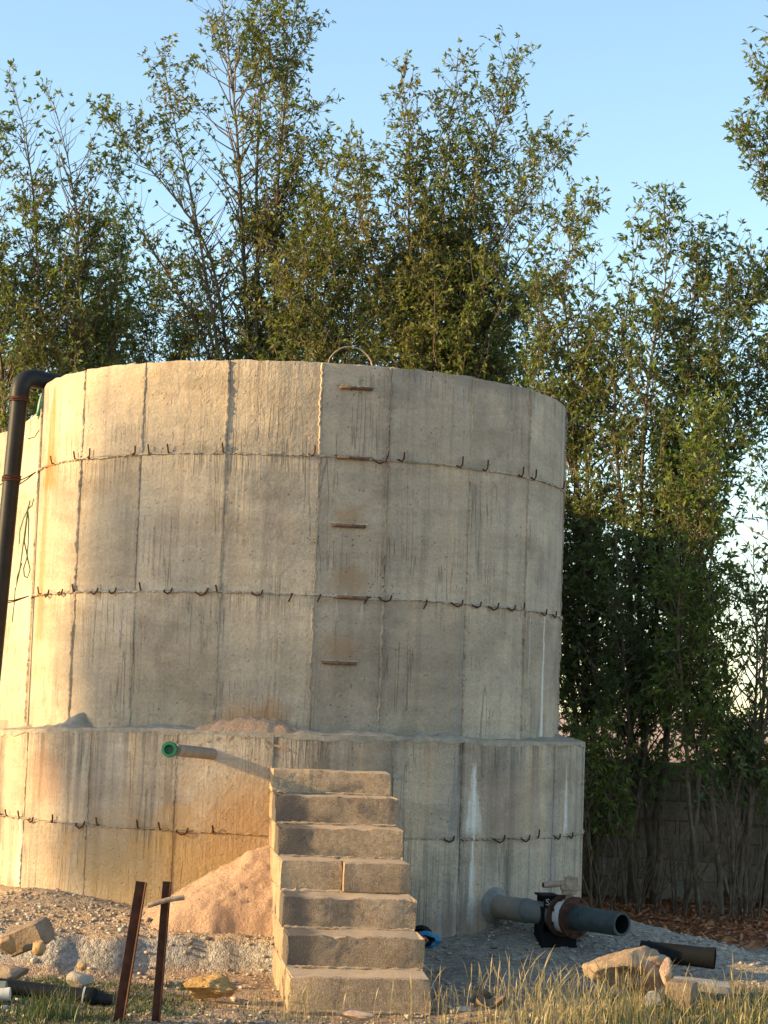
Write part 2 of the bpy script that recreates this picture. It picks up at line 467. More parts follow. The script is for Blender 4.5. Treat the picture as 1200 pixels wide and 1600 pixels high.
def sand_mat():
    N = NT('loose_sand')
    v = N.pos()
    f = N.noise(v, 4, 6, 0.7)
    col = N.ramp(f, [(0.3, (0.42, 0.27, 0.175)), (0.7, (0.54, 0.365, 0.25))])
    g = N.noise(v, 70, 4, 0.75)
    col = N.mix(1.0, col, N.ramp(g, [(0.3, 0.75), (0.7, 1.2)]), 'MULTIPLY')
    h = N.math('ADD', N.math('MULTIPLY', N.noise(v, 22, 5, 0.75), 1.3), N.math('MULTIPLY', g, 0.7))
    N.bump(h, 0.9, 0.02)
    return N.done(col, 0.97, 0, 0.1)
M['sand'] = sand_mat()

def block_mat(name, a, b, stain_amt, end=False):
    N = NT(name)
    v = N.n('ShaderNodeVectorMath', operation='ADD')
    N.put(v.inputs[0], N.objco())
    rv = N.comb(N.math('MULTIPLY', N.rand(), 37.0), N.math('MULTIPLY', N.rand(), 91.0), N.math('MULTIPLY', N.rand(), 13.0))
    N.put(v.inputs[1], rv)
    v = v.outputs[0]
    col = N.ramp(N.noise(v, 5, 6, 0.65), [(0.3, a), (0.7, b)])
    col = N.mix(1.0, col, N.ramp(N.rand(), [(0, 0.82), (1, 1.12)]), 'MULTIPLY')
    big = N.noise(v, 2.6, 4, 0.65, 0.5)
    col = N.mix(N.rng(big, 0.54, 0.66, 0, stain_amt), col, (0.15, 0.13, 0.115))
    sv = N.n('ShaderNodeMapping'); N.put(sv.inputs[0], v); sv.inputs['Scale'].default_value = (1, 1, 0.12)
    smear = N.noise(sv.outputs[0], 16, 3, 0.6)
    col = N.mix(N.rng(smear, 0.58, 0.72, 0, 0.45), col, (0.52, 0.43, 0.32))
    col = N.mix(N.rng(smear, 0.42, 0.30, 0, 0.45), col, (0.20, 0.155, 0.115))
    mg = N.noise(v, 28, 5, 0.75)
    col = N.mix(1.0, col, N.ramp(mg, [(0.3, 0.72), (0.7, 1.25)]), 'MULTIPLY')
    g = N.noise(v, 130, 3, 0.8)
    col = N.mix(1.0, col, N.ramp(g, [(0.28, 0.45), (0.7, 1.35)]), 'MULTIPLY')
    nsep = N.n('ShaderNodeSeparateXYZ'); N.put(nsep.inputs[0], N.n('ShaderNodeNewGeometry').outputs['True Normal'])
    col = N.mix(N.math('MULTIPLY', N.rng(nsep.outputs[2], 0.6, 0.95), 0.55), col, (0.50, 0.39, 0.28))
    if end:
        os_ = N.n('ShaderNodeSeparateXYZ'); N.put(os_.inputs[0], N.objco())
        e_ = N.math('ADD', os_.outputs[0], N.math('MULTIPLY', N.math('SUBTRACT', big, 0.5), 0.35))
        col = N.mix(N.math('MULTIPLY', N.rng(e_, -0.17, -0.27), 0.9), col, N.mix(1.0, N.ramp(g, [(0.28, 0.5), (0.7, 1.2)]), (0.11, 0.10, 0.095), 'MULTIPLY'))
    pit = N.vor(v, 160)
    h = N.math('ADD', N.math('MULTIPLY', g, 1.0), N.math('MULTIPLY', pit, 0.8))
    h = N.math('ADD', h, N.math('MULTIPLY', N.noise(v, 12, 4, 0.7), 1.0))
    N.bump(h, 0.8, 0.007)
    return N.done(col, 0.95, 0, 0.15)
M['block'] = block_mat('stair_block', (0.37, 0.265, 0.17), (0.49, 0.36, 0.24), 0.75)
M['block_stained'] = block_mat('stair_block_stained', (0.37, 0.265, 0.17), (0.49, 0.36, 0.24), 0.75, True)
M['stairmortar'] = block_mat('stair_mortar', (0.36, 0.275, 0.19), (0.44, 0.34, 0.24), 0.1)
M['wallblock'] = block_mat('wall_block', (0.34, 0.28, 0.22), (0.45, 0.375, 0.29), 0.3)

def leaf_mat(name, c1, c2, dry, dry_amt, trans=0.48):
    N = NT(name)
    isl = N.n('ShaderNodeNewGeometry').outputs['Random Per Island']
    col = N.ramp(isl, [(0.0, c1), (0.75, c2), (1.0, tuple(min(1, k * 1.5) for k in c2))])
    nz = N.noise(N.pos(), 1.1, 3, 0.6)
    sel = N.math('ADD', nz, N.math('MULTIPLY', isl, 0.25))
    col = N.mix(N.rng(sel, 0.62, 0.75, 0, dry_amt), col, dry)
    N.done(col, 0.5, 0, 0.35)
    tr = N.n('ShaderNodeBsdfTranslucent'); N.put(tr.inputs[0], N.mix(1.0, col, (1.3, 1.4, 0.7), 'MULTIPLY'))
    mx = N.n('ShaderNodeMixShader'); mx.inputs[0].default_value = trans
    N.t.links.new(N.b.outputs[0], mx.inputs[1]); N.t.links.new(tr.outputs[0], mx.inputs[2])
    N.t.links.new(mx.outputs[0], N.out.inputs[0])
    return N.mat
M['leaf'] = leaf_mat('leaf_olive', (0.066, 0.094, 0.032), (0.138, 0.180, 0.050), (0.18, 0.145, 0.06), 0.45)
M['leaf_dark'] = leaf_mat('leaf_dark', (0.066, 0.104, 0.042), (0.128, 0.176, 0.056), (0.15, 0.13, 0.06), 0.4)
M['leaf_brown'] = leaf_mat('leaf_brownish', (0.072, 0.098, 0.034), (0.150, 0.182, 0.054), (0.21, 0.155, 0.07), 0.5)
M['leaf_bright'] = leaf_mat('leaf_bright', (0.065, 0.105, 0.020), (0.15, 0.19, 0.038), (0.16, 0.15, 0.04), 0.4, 0.4)
M['grass_dry'] = leaf_mat('dry_grass', (0.22, 0.175, 0.085), (0.40, 0.32, 0.17), (0.28, 0.20, 0.10), 0.5, 0.3)
M['grass_green'] = leaf_mat('green_weeds', (0.036, 0.062, 0.022), (0.085, 0.115, 0.038), (0.17, 0.145, 0.065), 0.6, 0.2)
M['litter'] = leaf_mat('leaf_litter', (0.22, 0.075, 0.03), (0.46, 0.19, 0.075), (0.32, 0.13, 0.06), 0.5, 0.05)
M['gravel'] = leaf_mat('gravel_stones', (0.20, 0.17, 0.14), (0.36, 0.315, 0.26), (0.40, 0.29, 0.21), 0.6, 0.0)

# ------------------------------------------------------------------ ground
def ground_parts(X, Y):
    X = np.asarray(X, float); Y = np.asarray(Y, float)
    dT = np.hypot(X - TC.x, Y - TC.y)
    # left bank against the plinth
    edge = 13.30 + 0.14 * (fbm(X * 2.2, Y * 0 + 3, 0, 5, 3) - 0.5) * 2 - 0.35 * sstep(-2.1, -3.2, X)
    left = sstep(-0.25, -0.42, X)
    slope_w = 0.22 + 0.9 * sstep(-1.9, -2.8, X)
    bank = left * sstep(0, 1, (Y - edge) / slope_w) * sstep(4.6, 3.4, dT)
    # right gravel mound
    ax, ay, bx, by = 1.2, 16.0, 3.2, 13.6
    dx, dy = bx - ax, by - ay
    L = math.hypot(dx, dy)
    t = ((X - ax) * dx + (Y - ay) * dy) / L
    dn = ((X - ax) * dy - (Y - ay) * dx) / L          # positive in front / towards the camera
    dn = -dn
    prof = np.where(dn > 0, np.exp(-(dn / 0.55) ** 2), np.exp(-(dn / 1.1) ** 2))
    mound = prof * sstep(-1.2, 0.2, t) * (1 - 0.55 * sstep(0.8, 2.6, t)) * sstep(4.5, 3.0, t)
    return bank, mound, dn, dT

def ground_z(X, Y):
    X = np.asarray(X, float); Y = np.asarray(Y, float)
    bank, mound, dn, dT = ground_parts(X, Y)
    near = sstep(60, 25, np.hypot(X, Y - 14))
    n = (fbm(X * 1.3, Y * 1.3, 0, 1, 4) - 0.5) * 0.09 + (fbm(X * 7, Y * 7, 0, 2, 3) - 0.5) * 0.035
    rough = (fbm(X * 16, Y * 16, 0, 3, 3) - 0.5) * 0.045
    z = -0.02 + n * near + bank * 0.22 + bank * 0.10 * sstep(3.0, 2.3, dT)
    z = z + mound * 0.27 + (np.clip(bank, 0, 1) * (1 - sstep(0.55, 1.0, bank) * 0.6) + mound * 0.8 + 0.25) * rough * near
    z = z + 0.07 * sstep(3.2, 2.35, dT) * sstep(-0.2, 0.3, X)
    far = np.hypot(X, Y)
    z = z + (fbm(X * 0.02, Y * 0.02, 0, 4, 3) - 0.5) * 2.0 * sstep(60, 200, far)
    return z

def gz(x, y):
    return float(ground_z(np.array([x]), np.array([y]))[0])

def axis(lo, hi, step, reach):
    a = list(np.arange(lo, hi + 1e-6, step))
    s = step; x = hi
    while x < reach:
        s *= 1.28; x += s; a.append(x)
    s = step; x = lo; b = []
    while x > -reach:
        s *= 1.28; x -= s; b.append(x)
    return np.array(b[::-1] + a)

gx = axis(-3.9, 4.2, 0.035, 3500)
gy = axis(10.4, 16.6, 0.035, 3500)
GX, GY = np.meshgrid(gx, gy)
GZ = ground_z(GX, GY)
nx, ny = len(gx), len(gy)
idx = np.arange(nx * ny).reshape(ny, nx)
quads = np.stack([idx[:-1, :-1], idx[:-1, 1:], idx[1:, 1:], idx[1:, :-1]], -1).reshape(-1, 4)
gme = np_mesh('ground', np.stack([GX, GY, GZ], -1).reshape(-1, 3), quads, None, True)
bank, mound, dn, dT = ground_parts(GX, GY)
def lerp(a, b, t):
    return a + (np.asarray(b, float) - a) * t[..., None]
C0 = np.zeros((ny, nx, 3)) + np.array([0.40, 0.285, 0.20])
C0 = lerp(C0, (0.31, 0.25, 0.19), sstep(0.45, 0.62, fbm(GX * 1.8, GY * 1.8, 0, 31, 4)))
front_grey = sstep(0.02, 0.35, bank) * sstep(1.0, 0.82, bank)
C0 = lerp(C0, (0.46, 0.335, 0.22), sstep(0.75, 1.0, bank))
C0 = lerp(C0, (0.37, 0.335, 0.29), np.clip(front_grey * 1.2, 0, 1))
C0 = lerp(C0, (0.42, 0.36, 0.285), sstep(0.12, 0.4, mound))
rz = sstep(0.0, 0.25, GX) * sstep(4.2, 3.2, dT) * sstep(12.6, 13.0, GY)
C0 = lerp(C0, (0.39, 0.33, 0.26), np.clip(rz, 0, 1))
lit = sstep(16.4, 17.2, GY) * sstep(1.3, 1.9, GX) * sstep(26, 22, GY) * sstep(0.4, 0.15, mound)
C0 = lerp(C0, (0.24, 0.105, 0.052), lit)
farm = sstep(24, 40, np.hypot(GX, GY))
C0 = lerp(C0, (0.42, 0.28, 0.205), farm)
ca = gme.color_attributes.new('Tint', 'FLOAT_COLOR', 'POINT')
ca.data.foreach_set('color', np.concatenate([C0, np.ones((ny, nx, 1))], -1).astype(np.float32).ravel())
N = NT('ground_soil')
at_ = N.n('ShaderNodeAttribute', attribute_name='Tint').outputs['Color']
v = N.pos()
col = N.mix(1.0, at_, N.ramp(N.noise(v, 2.2, 6, 0.7), [(0.3, 0.78), (0.7, 1.2)]), 'MULTIPLY')
cell = N.n('ShaderNodeTexVoronoi'); N.put(cell.inputs['Vector'], v); cell.inputs['Scale'].default_value = 42
cs = N.n('ShaderNodeSeparateColor'); N.put(cs.inputs[0], cell.outputs['Color'])
col = N.mix(1.0, col, N.ramp(cs.outputs[0], [(0.0, 0.70), (1.0, 1.28)]), 'MULTIPLY')
g = N.noise(v, 90, 3, 0.7)
col = N.mix(1.0, col, N.ramp(g, [(0.3, 0.8), (0.7, 1.15)]), 'MULTIPLY')
c2 = N.vor(v, 95)
h = N.math('ADD', N.math('MULTIPLY', cell.outputs['Distance'], -0.5), N.math('MULTIPLY', g, 0.6))
h = N.math('SUBTRACT', h, N.math('MULTIPLY', c2, 0.5))
h = N.math('ADD', h, N.math('MULTIPLY', N.noise(v, 32, 4, 0.75), 1.2))
h = N.math('ADD', h, N.math('MULTIPLY', N.noise(v, 14, 5, 0.7), 1.6))
N.bump(h, 0.9, 0.022)
M['ground'] = N.done(col, 0.97, 0, 0.1)
ground = link('ground', gme, M['ground'])
tag(ground, kind='structure')

# far low hills
hx = np.linspace(-260, 260, 90); hk = np.linspace(0, 1, 12)
HX, HK = np.meshgrid(hx, hk)
crest = 4.5 + 5.0 * fbm(HX * 0.018, HX * 0 + 2, 0, 51, 4)
HZ = crest * np.sin(np.clip(HK, 0, 1) * math.pi) - 2.2 + (fbm(HX * 0.1, HK * 5, 0, 52, 3) - 0.5) * 1.5
HY = 330 + HK * 120 + HX * 0.1
ih = np.arange(HX.size).reshape(HX.shape)
q = np.stack([ih[:-1, :-1], ih[:-1, 1:], ih[1:, 1:], ih[1:, :-1]], -1).reshape(-1, 4)
hill = link('hills', np_mesh('hills', np.stack([HX, HY, HZ], -1).reshape(-1, 3), q, None, True),
            simple('hill_rock', (0.46, 0.32, 0.25), (0.58, 0.44, 0.36), 0.06, 0.95, 0, 0.3, 0.5, 0.1))
tag(hill, kind='structure')

# ------------------------------------------------------------------ concrete tanks
Z_TOP, Z_J1, Z_J2, Z_LEDGE, Z_PJ = 4.10, 3.435, 2.455, 1.485, 0.80
LOW = -0.35

def led(a):
    t = min(1.0, max(0.0, (-R(18) - a) / R(55)))
    return Z_LEDGE - 0.065 * t * t * (3 - 2 * t)

def slab_panel(c, ph0, ph1, z0, z1, Rr, th=0.05, gap=0.0025, bev=0.005, seg=7, toprough=0.0, off=0.0, rows=1, ztop=None):
    """one curved cast panel: front face with chamfered edges and a closed back"""
    mb = MB()
    Rr += off
    g = gap / Rr
    a0, a1 = ph0 + g, ph1 - g
    z0 += gap; z1 -= gap if not toprough else 0
    bz = bev; ba = bev / Rr
    As = [a0] + [a0 + ba + (a1 - a0 - 2 * ba) * k / seg for k in range(seg + 1)] + [a1]
    rad_in = Rr - th
    ver = [(z0, 1)] + [(z0 + bz + (z1 - z0 - 2 * bz) * k / rows, 0) for k in range(rows + 1)] + [(z1, 1)]
    n = len(As)
    V = []
    for (z, ed) in ver:
        for i, a in enumerate(As):
            rr = Rr - (bev if (ed or i in (0, n - 1)) else 0)
            zz = z
            if toprough and z > z1 - bz - 1e-6:
                zz += toprough * (random.random() - 0.5) * 2
            if ztop and z > z1 - bz - 1e-6:
                zz += ztop(a) - z1
            V.append(cyl(a, zz, rr, c))
    fs = []
    m_ = len(ver)
    for j in range(m_ - 1):
        for i in range(n - 1):
            fs.append((j * n + i, j * n + i + 1, (j + 1) * n + i + 1, (j + 1) * n + i))
    b = len(V)
    ring = [j for j in range(n)] + [j * n + n - 1 for j in range(1, m_)] + [(m_ - 1) * n + i for i in range(n - 2, -1, -1)] + [j * n for j in range(m_ - 2, 0, -1)]
    for k in ring:
        p = V[k]
        dd = Vector((p.x - c.x, p.y - c.y, 0)); ln = dd.length
        V.append(Vector((c.x + dd.x / ln * rad_in, c.y + dd.y / ln * rad_in, p.z)))
    L = len(ring)
    for k in range(L):
        k2 = (k + 1) % L
        fs.append((ring[k2], ring[k], b + k, b + k2))
    mb.add(V, fs)
    return mb

def shell(c, r_out, r_in, z0, z1, n=72):
    mb = MB()
    V = []
    for k in range(n):
        a = 2 * math.pi * k / n
        for (r, z) in ((r_out, z0), (r_out, z1), (r_in, z1), (r_in, z0)):
            V.append(cyl(a, z, r, c))
    fs = []
    for k in range(n):
        k2 = (k + 1) % n
        for j in range(4):
            j2 = (j + 1) % 4
            fs.append((k * 4 + j, k2 * 4 + j, k2 * 4 + j2, k * 4 + j2))
    mb.add(V, fs)
    return mb

def ridge(pts, outs, w, hgt, jit, name, mat, parent, sideways):
    """ragged mortar fin along a polyline: three points across, uneven"""
    mb = MB(); V = []; fs = []
    n = len(pts)
    ph = random.random() * 100
    for i, (p, o_, s_) in enumerate(zip(pts, outs, sideways)):
        k = 0.1 + 1.3 * float(fbm(i * 0.22 + ph, 1.7, 0, 3, 4)) + random.uniform(-0.3, 0.3)
        k = max(k, 0.12)
        off = s_ * random.uniform(-jit, jit)
        ww = w * (0.7 + 0.6 * random.random())
        V += [p - s_ * ww + off - o_ * 0.012, p + o_ * hgt * k + off - s_ * ww * 0.35, p + o_ * hgt * k * random.uniform(0.6, 1.0) + off + s_ * ww * 0.35, p + s_ * ww + off - o_ * 0.012]
    for i in range(n - 1):
        for j in range(3):
            fs.append((i * 4 + j, i * 4 + j + 1, (i + 1) * 4 + j + 1, (i + 1) * 4 + j))
    mb.add(V, fs)
    return link(name, mb.mesh(name), mat, parent, 40)

def v_ridge(c, ph, z0, z1, Rr, w, h, mat, parent):
    n = max(6, int((z1 - z0) / 0.018))
    pts = [cyl(ph + 0.0015 * math.sin(i * 0.21 + ph * 9), z0 + (z1 - z0) * i / n, Rr, c) for i in range(n + 1)]
    o_ = Vector((math.sin(ph), -math.cos(ph), 0)); s_ = Vector((math.cos(ph), math.sin(ph), 0))
    return ridge(pts, [o_] * len(pts), w, h, 0.006, 'vertical_joint', mat, parent, [s_] * len(pts))

def h_ridge(c, ph0, ph1, z, Rr, w, h, mat, parent, nm='horizontal_joint', zj=0.012):
    n = int(abs(ph1 - ph0) * Rr / 0.016)
    pts, outs = [], []
    for i in range(n + 1):
        a = ph0 + (ph1 - ph0) * i / n
        pts.append(cyl(a, z + zj * (float(fbm(i * 0.09, 3.3, z, 9, 3)) - 0.5) * 2, Rr, c))
        outs.append(Vector((math.sin(a), -math.cos(a), 0)))
    return ridge(pts, outs, w, h, 0.005, nm, mat, parent, [Vector((0, 0, 1))] * len(pts))

def hook(c, ph, z, Rr, style, s, parent):
    """a bent rusty tie wire end sticking out of the joint"""
    o_ = Vector((math.sin(ph), -math.cos(ph), 0)); s_ = Vector((math.cos(ph), math.sin(ph), 0)); up = Vector((0, 0, 1))
    p = cyl(ph, z, Rr, c)
    if style == 'J':
        pp = [p - s_ * 0.05 * s - o_ * 0.02, p - s_ * 0.035 * s + o_ * 0.015, p - s_ * 0.01 * s + o_ * 0.022 - up * 0.012 * s, p + s_ * 0.008 * s + o_ * 0.025 + up * 0.015 * s, p + s_ * 0.008 * s + o_ * 0.028 + up * 0.07 * s]
    elif style == 'U':
        pp = [p - s_ * 0.055 * s - o_ * 0.015 + up * 0.01, p - s_ * 0.045 * s + o_ * 0.02 - up * 0.015 * s, p + o_ * 0.025 - up * 0.035 * s, p + s_ * 0.04 * s + o_ * 0.025 - up * 0.018 * s, p + s_ * 0.055 * s + o_ * 0.022 + up * 0.022 * s]
    elif style == 'L':
        pp = [p - o_ * 0.02, p + o_ * 0.02, p + o_ * 0.024 + up * 0.015 * s, p + o_ * 0.03 - s_ * 0.006 + up * 0.06 * s]
    else:
        pp = [p - o_ * 0.02, p + o_ * 0.018, p + o_ * 0.022 - up * 0.03 * s - s_ * 0.006, p + o_ * 0.018 - up * 0.065 * s - s_ * 0.025 * s]
    mb = MB(); mb.tube(pp, 0.0062, 5)
    return link('tie_hook', mb.mesh('tie_hook'), M['rebar'], parent, 60)

tank = thing('concrete_tank', 'big round concrete tank on a wider plinth, with rusty rungs and stairs against it', 'tank', TC)
link('tank_wall_core', shell(TC, RU - 0.03, RU - 0.2, 0.6, Z_TOP - 0.012).mesh('tank_wall_core'), M['tank'], tank, 35)
link('tank_floor', shell(TC, RU - 0.22, 0.02, 1.2, 1.35).mesh('tank_floor'), M['mortar'], tank, 35)
link('plinth_core', shell(TC, RP - 0.03, RU - 0.25, LOW, Z_LEDGE - 0.085).mesh('plinth_core'), M['plinth'], tank, 35)
dg = lambda px, py, r: math.degrees(on_cyl(px, py, r)[0])
up_s = [-80] + [dg(px, py, RU) for px, py in ((135, 583), (228, 568), (360, 559), (505, 563), (612, 575), (740, 590), (830, 608))] + [80.0]
up_s += [80 + 20 * k for k in range(1, 10)] + [280 - 0.0]
up_s = sorted(set(up_s))
pl_s = [-87] + [dg(px, py, RP) for px, py in ((42, 1200), (140, 1200), (275, 1200), (425, 1200), (615, 1200), (722, 1200))] + [59.0, 78]
pl_s += [78 + 19.5 * k for k in range(1, 10)] + [273]
pl_s = sorted(set(pl_s))
for (z0, z1, tr) in ((Z_J1, Z_TOP, 0.006), (Z_J2, Z_J1, 0), (Z_LEDGE - 0.09, Z_J2, 0)):
    for a, b in zip(up_s[:-1], up_s[1:]):
        mb = slab_panel(TC, R(a), R(b), z0, z1, RU, toprough=tr, seg=10 if tr else 6, off=random.uniform(-0.004, 0.004))
        link('wall_panel', mb.mesh('wall_panel'), M['tank'], tank, 32)
for (z0, z1, tr) in ((Z_PJ, Z_LEDGE, 0.008), (LOW, Z_PJ, 0)):
    for a, b in zip(pl_s[:-1], pl_s[1:]):
        mb = slab_panel(TC, R(a), R(b), z0, z1, RP, th=0.06, toprough=tr, seg=10 if tr else 6, off=random.uniform(-0.004, 0.004), ztop=(lambda q_: led(q_ if q_ < math.pi else q_ - 2 * math.pi)) if tr else None)
        link('plinth_panel', mb.mesh('plinth_panel'), M['plinth'], tank, 32)
for ph in up_s:
    if -90 < ph < 90:
        for (z0, z1) in ((Z_J1, Z_TOP), (Z_J2, Z_J1), (Z_LEDGE, Z_J2)):
            v_ridge(TC, R(ph + random.uniform(-0.15, 0.15)), z0, z1 - 0.006, RU, random.uniform(0.010, 0.015), random.uniform(0.014, 0.022), M['tank'], tank)
for ph in pl_s:
    if -90 < ph < 90:
        for (z0, z1) in ((Z_PJ, led(R(ph))), (-0.1, Z_PJ)):
            v_ridge(TC, R(ph), z0, z1 - 0.01, RP, random.uniform(0.009, 0.013), random.uniform(0.010, 0.018), M['plinth'], tank)
for z in (Z_J1, Z_J2):
    h_ridge(TC, R(-92), R(92), z, RU, 0.014, 0.018, M['tank'], tank)
h_ridge(TC, R(-92), R(92), Z_PJ, RP, 0.013, 0.015, M['plinth'], tank)
# mortar lumps along the ledge
def ledge_strip():
    V, fs = [], []
    n = 420; mrow = 6
    for i in range(n + 1):
        ph = R(-110 + 220 * i / n)
        u = ph * RP
        lump = 0.004 + 0.05 * max(0.0, float(fbm(u * 3.2, 0.5, 0, 61, 3)) - 0.42) * 2 + 0.012 * float(fbm(u * 17, 0.5, 0, 62, 2))
        for (u1, hh, ww) in ((u_of(55, 1136, RP)[0], 0.035, 0.12), (u_of(92, 1136, RP)[0], 0.05, 0.05), (u_of(730, 1150, RP)[0], 0.03, 0.12), (u_of(235, 1140, RP)[0], 0.02, 0.2)):
            lump += hh * math.exp(-((u - u1) / ww) ** 2)
        for j in range(mrow):
            t = min(1.0, j / (mrow - 2))
            rr = RU - 0.01 + (RP + 0.012 - RU) * t if j < mrow - 1 else RP + 0.006
            hz = lump * (1.15 - t * 0.75) * (0.7 + 0.6 * float(vn3(u * 22, t * 4, 0, 63)))
            if j == mrow - 2: hz = 0.004 + 0.3 * hz
            if j == mrow - 1: hz = -0.012 - 0.03 * float(vn3(u * 9, 2, 0, 64))
            V.append(cyl(ph, led(ph) + hz, rr))
    for i in range(n):
        for j in range(mrow - 1):
            fs.append((i * mrow + j, i * mrow + j + 1, (i + 1) * mrow + j + 1, (i + 1) * mrow + j))
    mb = MB(); mb.add(V, fs)
    return mb
link('ledge_mortar', ledge_strip().mesh('ledge_mortar'), M['mortar'], tank, 50)
# rungs
for (px, py) in ((556, 607), (551, 716), (545, 822), (549, 934), (530, 1036)):
    ph, z, p = on_cyl(px, py, RU)
    o_ = Vector((math.sin(ph), -math.cos(ph), 0)); s_ = Vector((math.cos(ph), math.sin(ph), 0))
    mb = MB()
    hw = 0.112
    mb.tube([p - s_ * hw - o_ * 0.05, p - s_ * hw + o_ * 0.006, p - s_ * (hw - 0.012) + o_ * 0.02, p + o_ * 0.023, p + s_ * (hw - 0.012) + o_ * 0.02, p + s_ * hw + o_ * 0.006, p + s_ * hw - o_ * 0.05], 0.0115, 8)
    link('rung', mb.mesh('rung'), M['rung'], tank, 60)
    n = 26
    pts = [p + s_ * (-hw - 0.02 + (2 * hw + 0.04) * i / n) + Vector((0, 0, 0.016)) for i in range(n + 1)]
    ridge(pts, [o_] * (n + 1), 0.009, 0.012, 0.003, 'mortar_rim', M['tank'], tank, [Vector((0, 0, 1))] * (n + 1))
j1 = [(143, 722, 'J'), (213, 712, 'J'), (235, 712, 'L'), (265, 712, 'L'), (350, 706, 'L'), (490, 711, 'J'), (592, 723, 'U'), (628, 717, 'J'), (718, 730, 'J'), (757, 736, 'J'), (812, 749, 'J'), (832, 750, 'J'), (876, 765, 'L'), (84, 740, 'L'), (120, 728, 'L')]
j2 = [(64, 944, 'L'), (76, 940, 'U'), (97, 937, 'U'), (118, 928, 'L'), (150, 930, 'U'), (178, 933, 'U'), (222, 922, 'L'), (264, 926, 'U'), (316, 928, 'U'), (340, 920, 'L'), (402, 926, 'U'), (456, 936, 'D'), (500, 938, 'D'), (573, 934, 'D'), (601, 930, 'U'), (665, 940, 'D'), (712, 942, 'U'), (742, 938, 'U'), (768, 950, 'U'), (796, 952, 'U'), (815, 946, 'L'), (846, 957, 'U'), (862, 960, 'U')]
j3 = [(4, 1276, 'L'), (14, 1276, 'L'), (34, 1274, 'L'), (52, 1277, 'U'), (86, 1276, 'J'), (128, 1277, 'U'), (155, 1278, 'L'), (218, 1280, 'L'), (252, 1281, 'L'), (286, 1288, 'U'), (335, 1284, 'L'), (700, 1298, 'U'), (778, 1299, 'U'), (818, 1302, 'U'), (838, 1301, 'L'), (868, 1299, 'U'), (888, 1298, 'U')]
for (px, py, st) in j1:
    ph, z, _ = on_cyl(px, py, RU); hook(TC, ph, Z_J1 + 0.005, RU, st, random.uniform(0.8, 1.1), tank)
for (px, py, st) in j2:
    ph, z, _ = on_cyl(px, py, RU); hook(TC, ph, Z_J2 + 0.005, RU, st, random.uniform(0.7, 1.0), tank)
for (px, py, st) in j3:
    ph, z, _ = on_cyl(px, py, RP); hook(TC, ph, Z_PJ + 0.005, RP, st, random.uniform(0.6, 0.95), tank)
# rebar loop over the rim
pL = on_cyl(510, 563, RU - 0.06)[0]; pR = on_cyl(586, 570, RU - 0.06)[0]
a = cyl(pL, Z_TOP - 0.05, RU - 0.08); b = cyl(pR, Z_TOP - 0.05, RU - 0.08)
pts = []
for k in range(15):
    t = k / 14
    s = min(1, math.sin(math.pi * t) ** 0.45 * 1.02)
    pts.append(a.lerp(b, t) + Vector((0, 0.03 * s, 0.19 * s)))
mb = MB(); mb.tube(pts, 0.0055, 6)
link('rebar_loop', mb.mesh('rebar_loop'), M['pale_steel'], tank, 60)
# rust-stained steel strip on the left seam
mb = slab_panel(TC, R(-84.0), R(-80.3), Z_LEDGE + 0.01, Z_TOP - 0.004, RU + 0.012, th=0.03, seg=2, bev=0.004)
link('corner_strip', mb.mesh('corner_strip'), M['tank'], tank, 32)

# rear tank, joined to the near one by a short web of wall
rear = thing('concrete_tank', 'second concrete tank, its sunlit wall showing behind the tall black pipe', 'tank', T2)
link('tank_wall_core', shell(T2, RU - 0.03, RU - 0.2, 0.6, Z_TOP - 0.012).mesh('tank_wall_core'), M['rear'], rear, 35)
link('plinth_core', shell(T2, RP, RU - 0.25, LOW, Z_LEDGE).mesh('plinth_core'), M['rear'], rear, 35)
rs = [-108 + 20 * k for k in range(19)]
for (z0, z1, tr) in ((Z_J1, Z_TOP, 0.006), (Z_J2, Z_J1, 0), (Z_LEDGE + 0.001, Z_J2, 0)):
    for a, b in zip(rs[:-1], rs[1:]):
        mb = slab_panel(T2, R(a), R(b), z0, z1, RU, toprough=tr, seg=6, off=random.uniform(-0.004, 0.004))
        link('wall_panel', mb.mesh('wall_panel'), M['rear'], rear, 32)
for ph in rs[:6]:
    v_ridge(T2, R(ph), Z_LEDGE, Z_TOP - 0.01, RU, 0.009, 0.012, M['rear'], rear)
for z in (Z_J1, Z_J2):
    h_ridge(T2, R(-110), R(-20), z, RU, 0.010, 0.012, M['rear'], rear)
for k in range(10):
    hook(T2, R(-92 + 5 * k + random.uniform(-1, 1)), Z_J2 + 0.004, RU, random.choice('UULJ'), 0.8, rear)
# concave web between the two drums
def web():
    p0 = cyl(R(-86), 0, RU - 0.02); p3 = cyl(R(-72), 0, RU - 0.02, T2)
    p1 = p0 + Vector((-0.02, 0.55, 0)); p2 = p3 + Vector((0.30, -0.45, 0))
    V, fs = [], []
    n = 14
    for i in range(n + 1):
        t = i / n
        p = p0 * (1 - t) ** 3 + p1 * 3 * t * (1 - t) ** 2 + p2 * 3 * t * t * (1 - t) + p3 * t ** 3
        for z in (LOW, Z_LEDGE, Z_J2, Z_J1, Z_TOP):
            V.append(Vector((p.x, p.y, z)))
    for i in range(n + 1):
        t = i / n
        p = V[i * 5]
        for z in (LOW, Z_TOP):
            V.append(Vector((p.x + 0.2, p.y + 0.04, z)))
    for i in range(n):
        for j in range(4):
            fs.append((i * 5 + j, i * 5 + j + 1, (i + 1) * 5 + j + 1, (i + 1) * 5 + j))
    b = 5 * (n + 1)
    for i in range(n):
        fs.append((i * 5 + 4, b + i * 2 + 1, b + i * 2 + 3, (i + 1) * 5 + 4))
        fs.append((b + i * 2, b + i * 2 + 2, b + i * 2 + 3, b + i * 2 + 1))
    mb = MB(); mb.add(V, fs)
    return mb
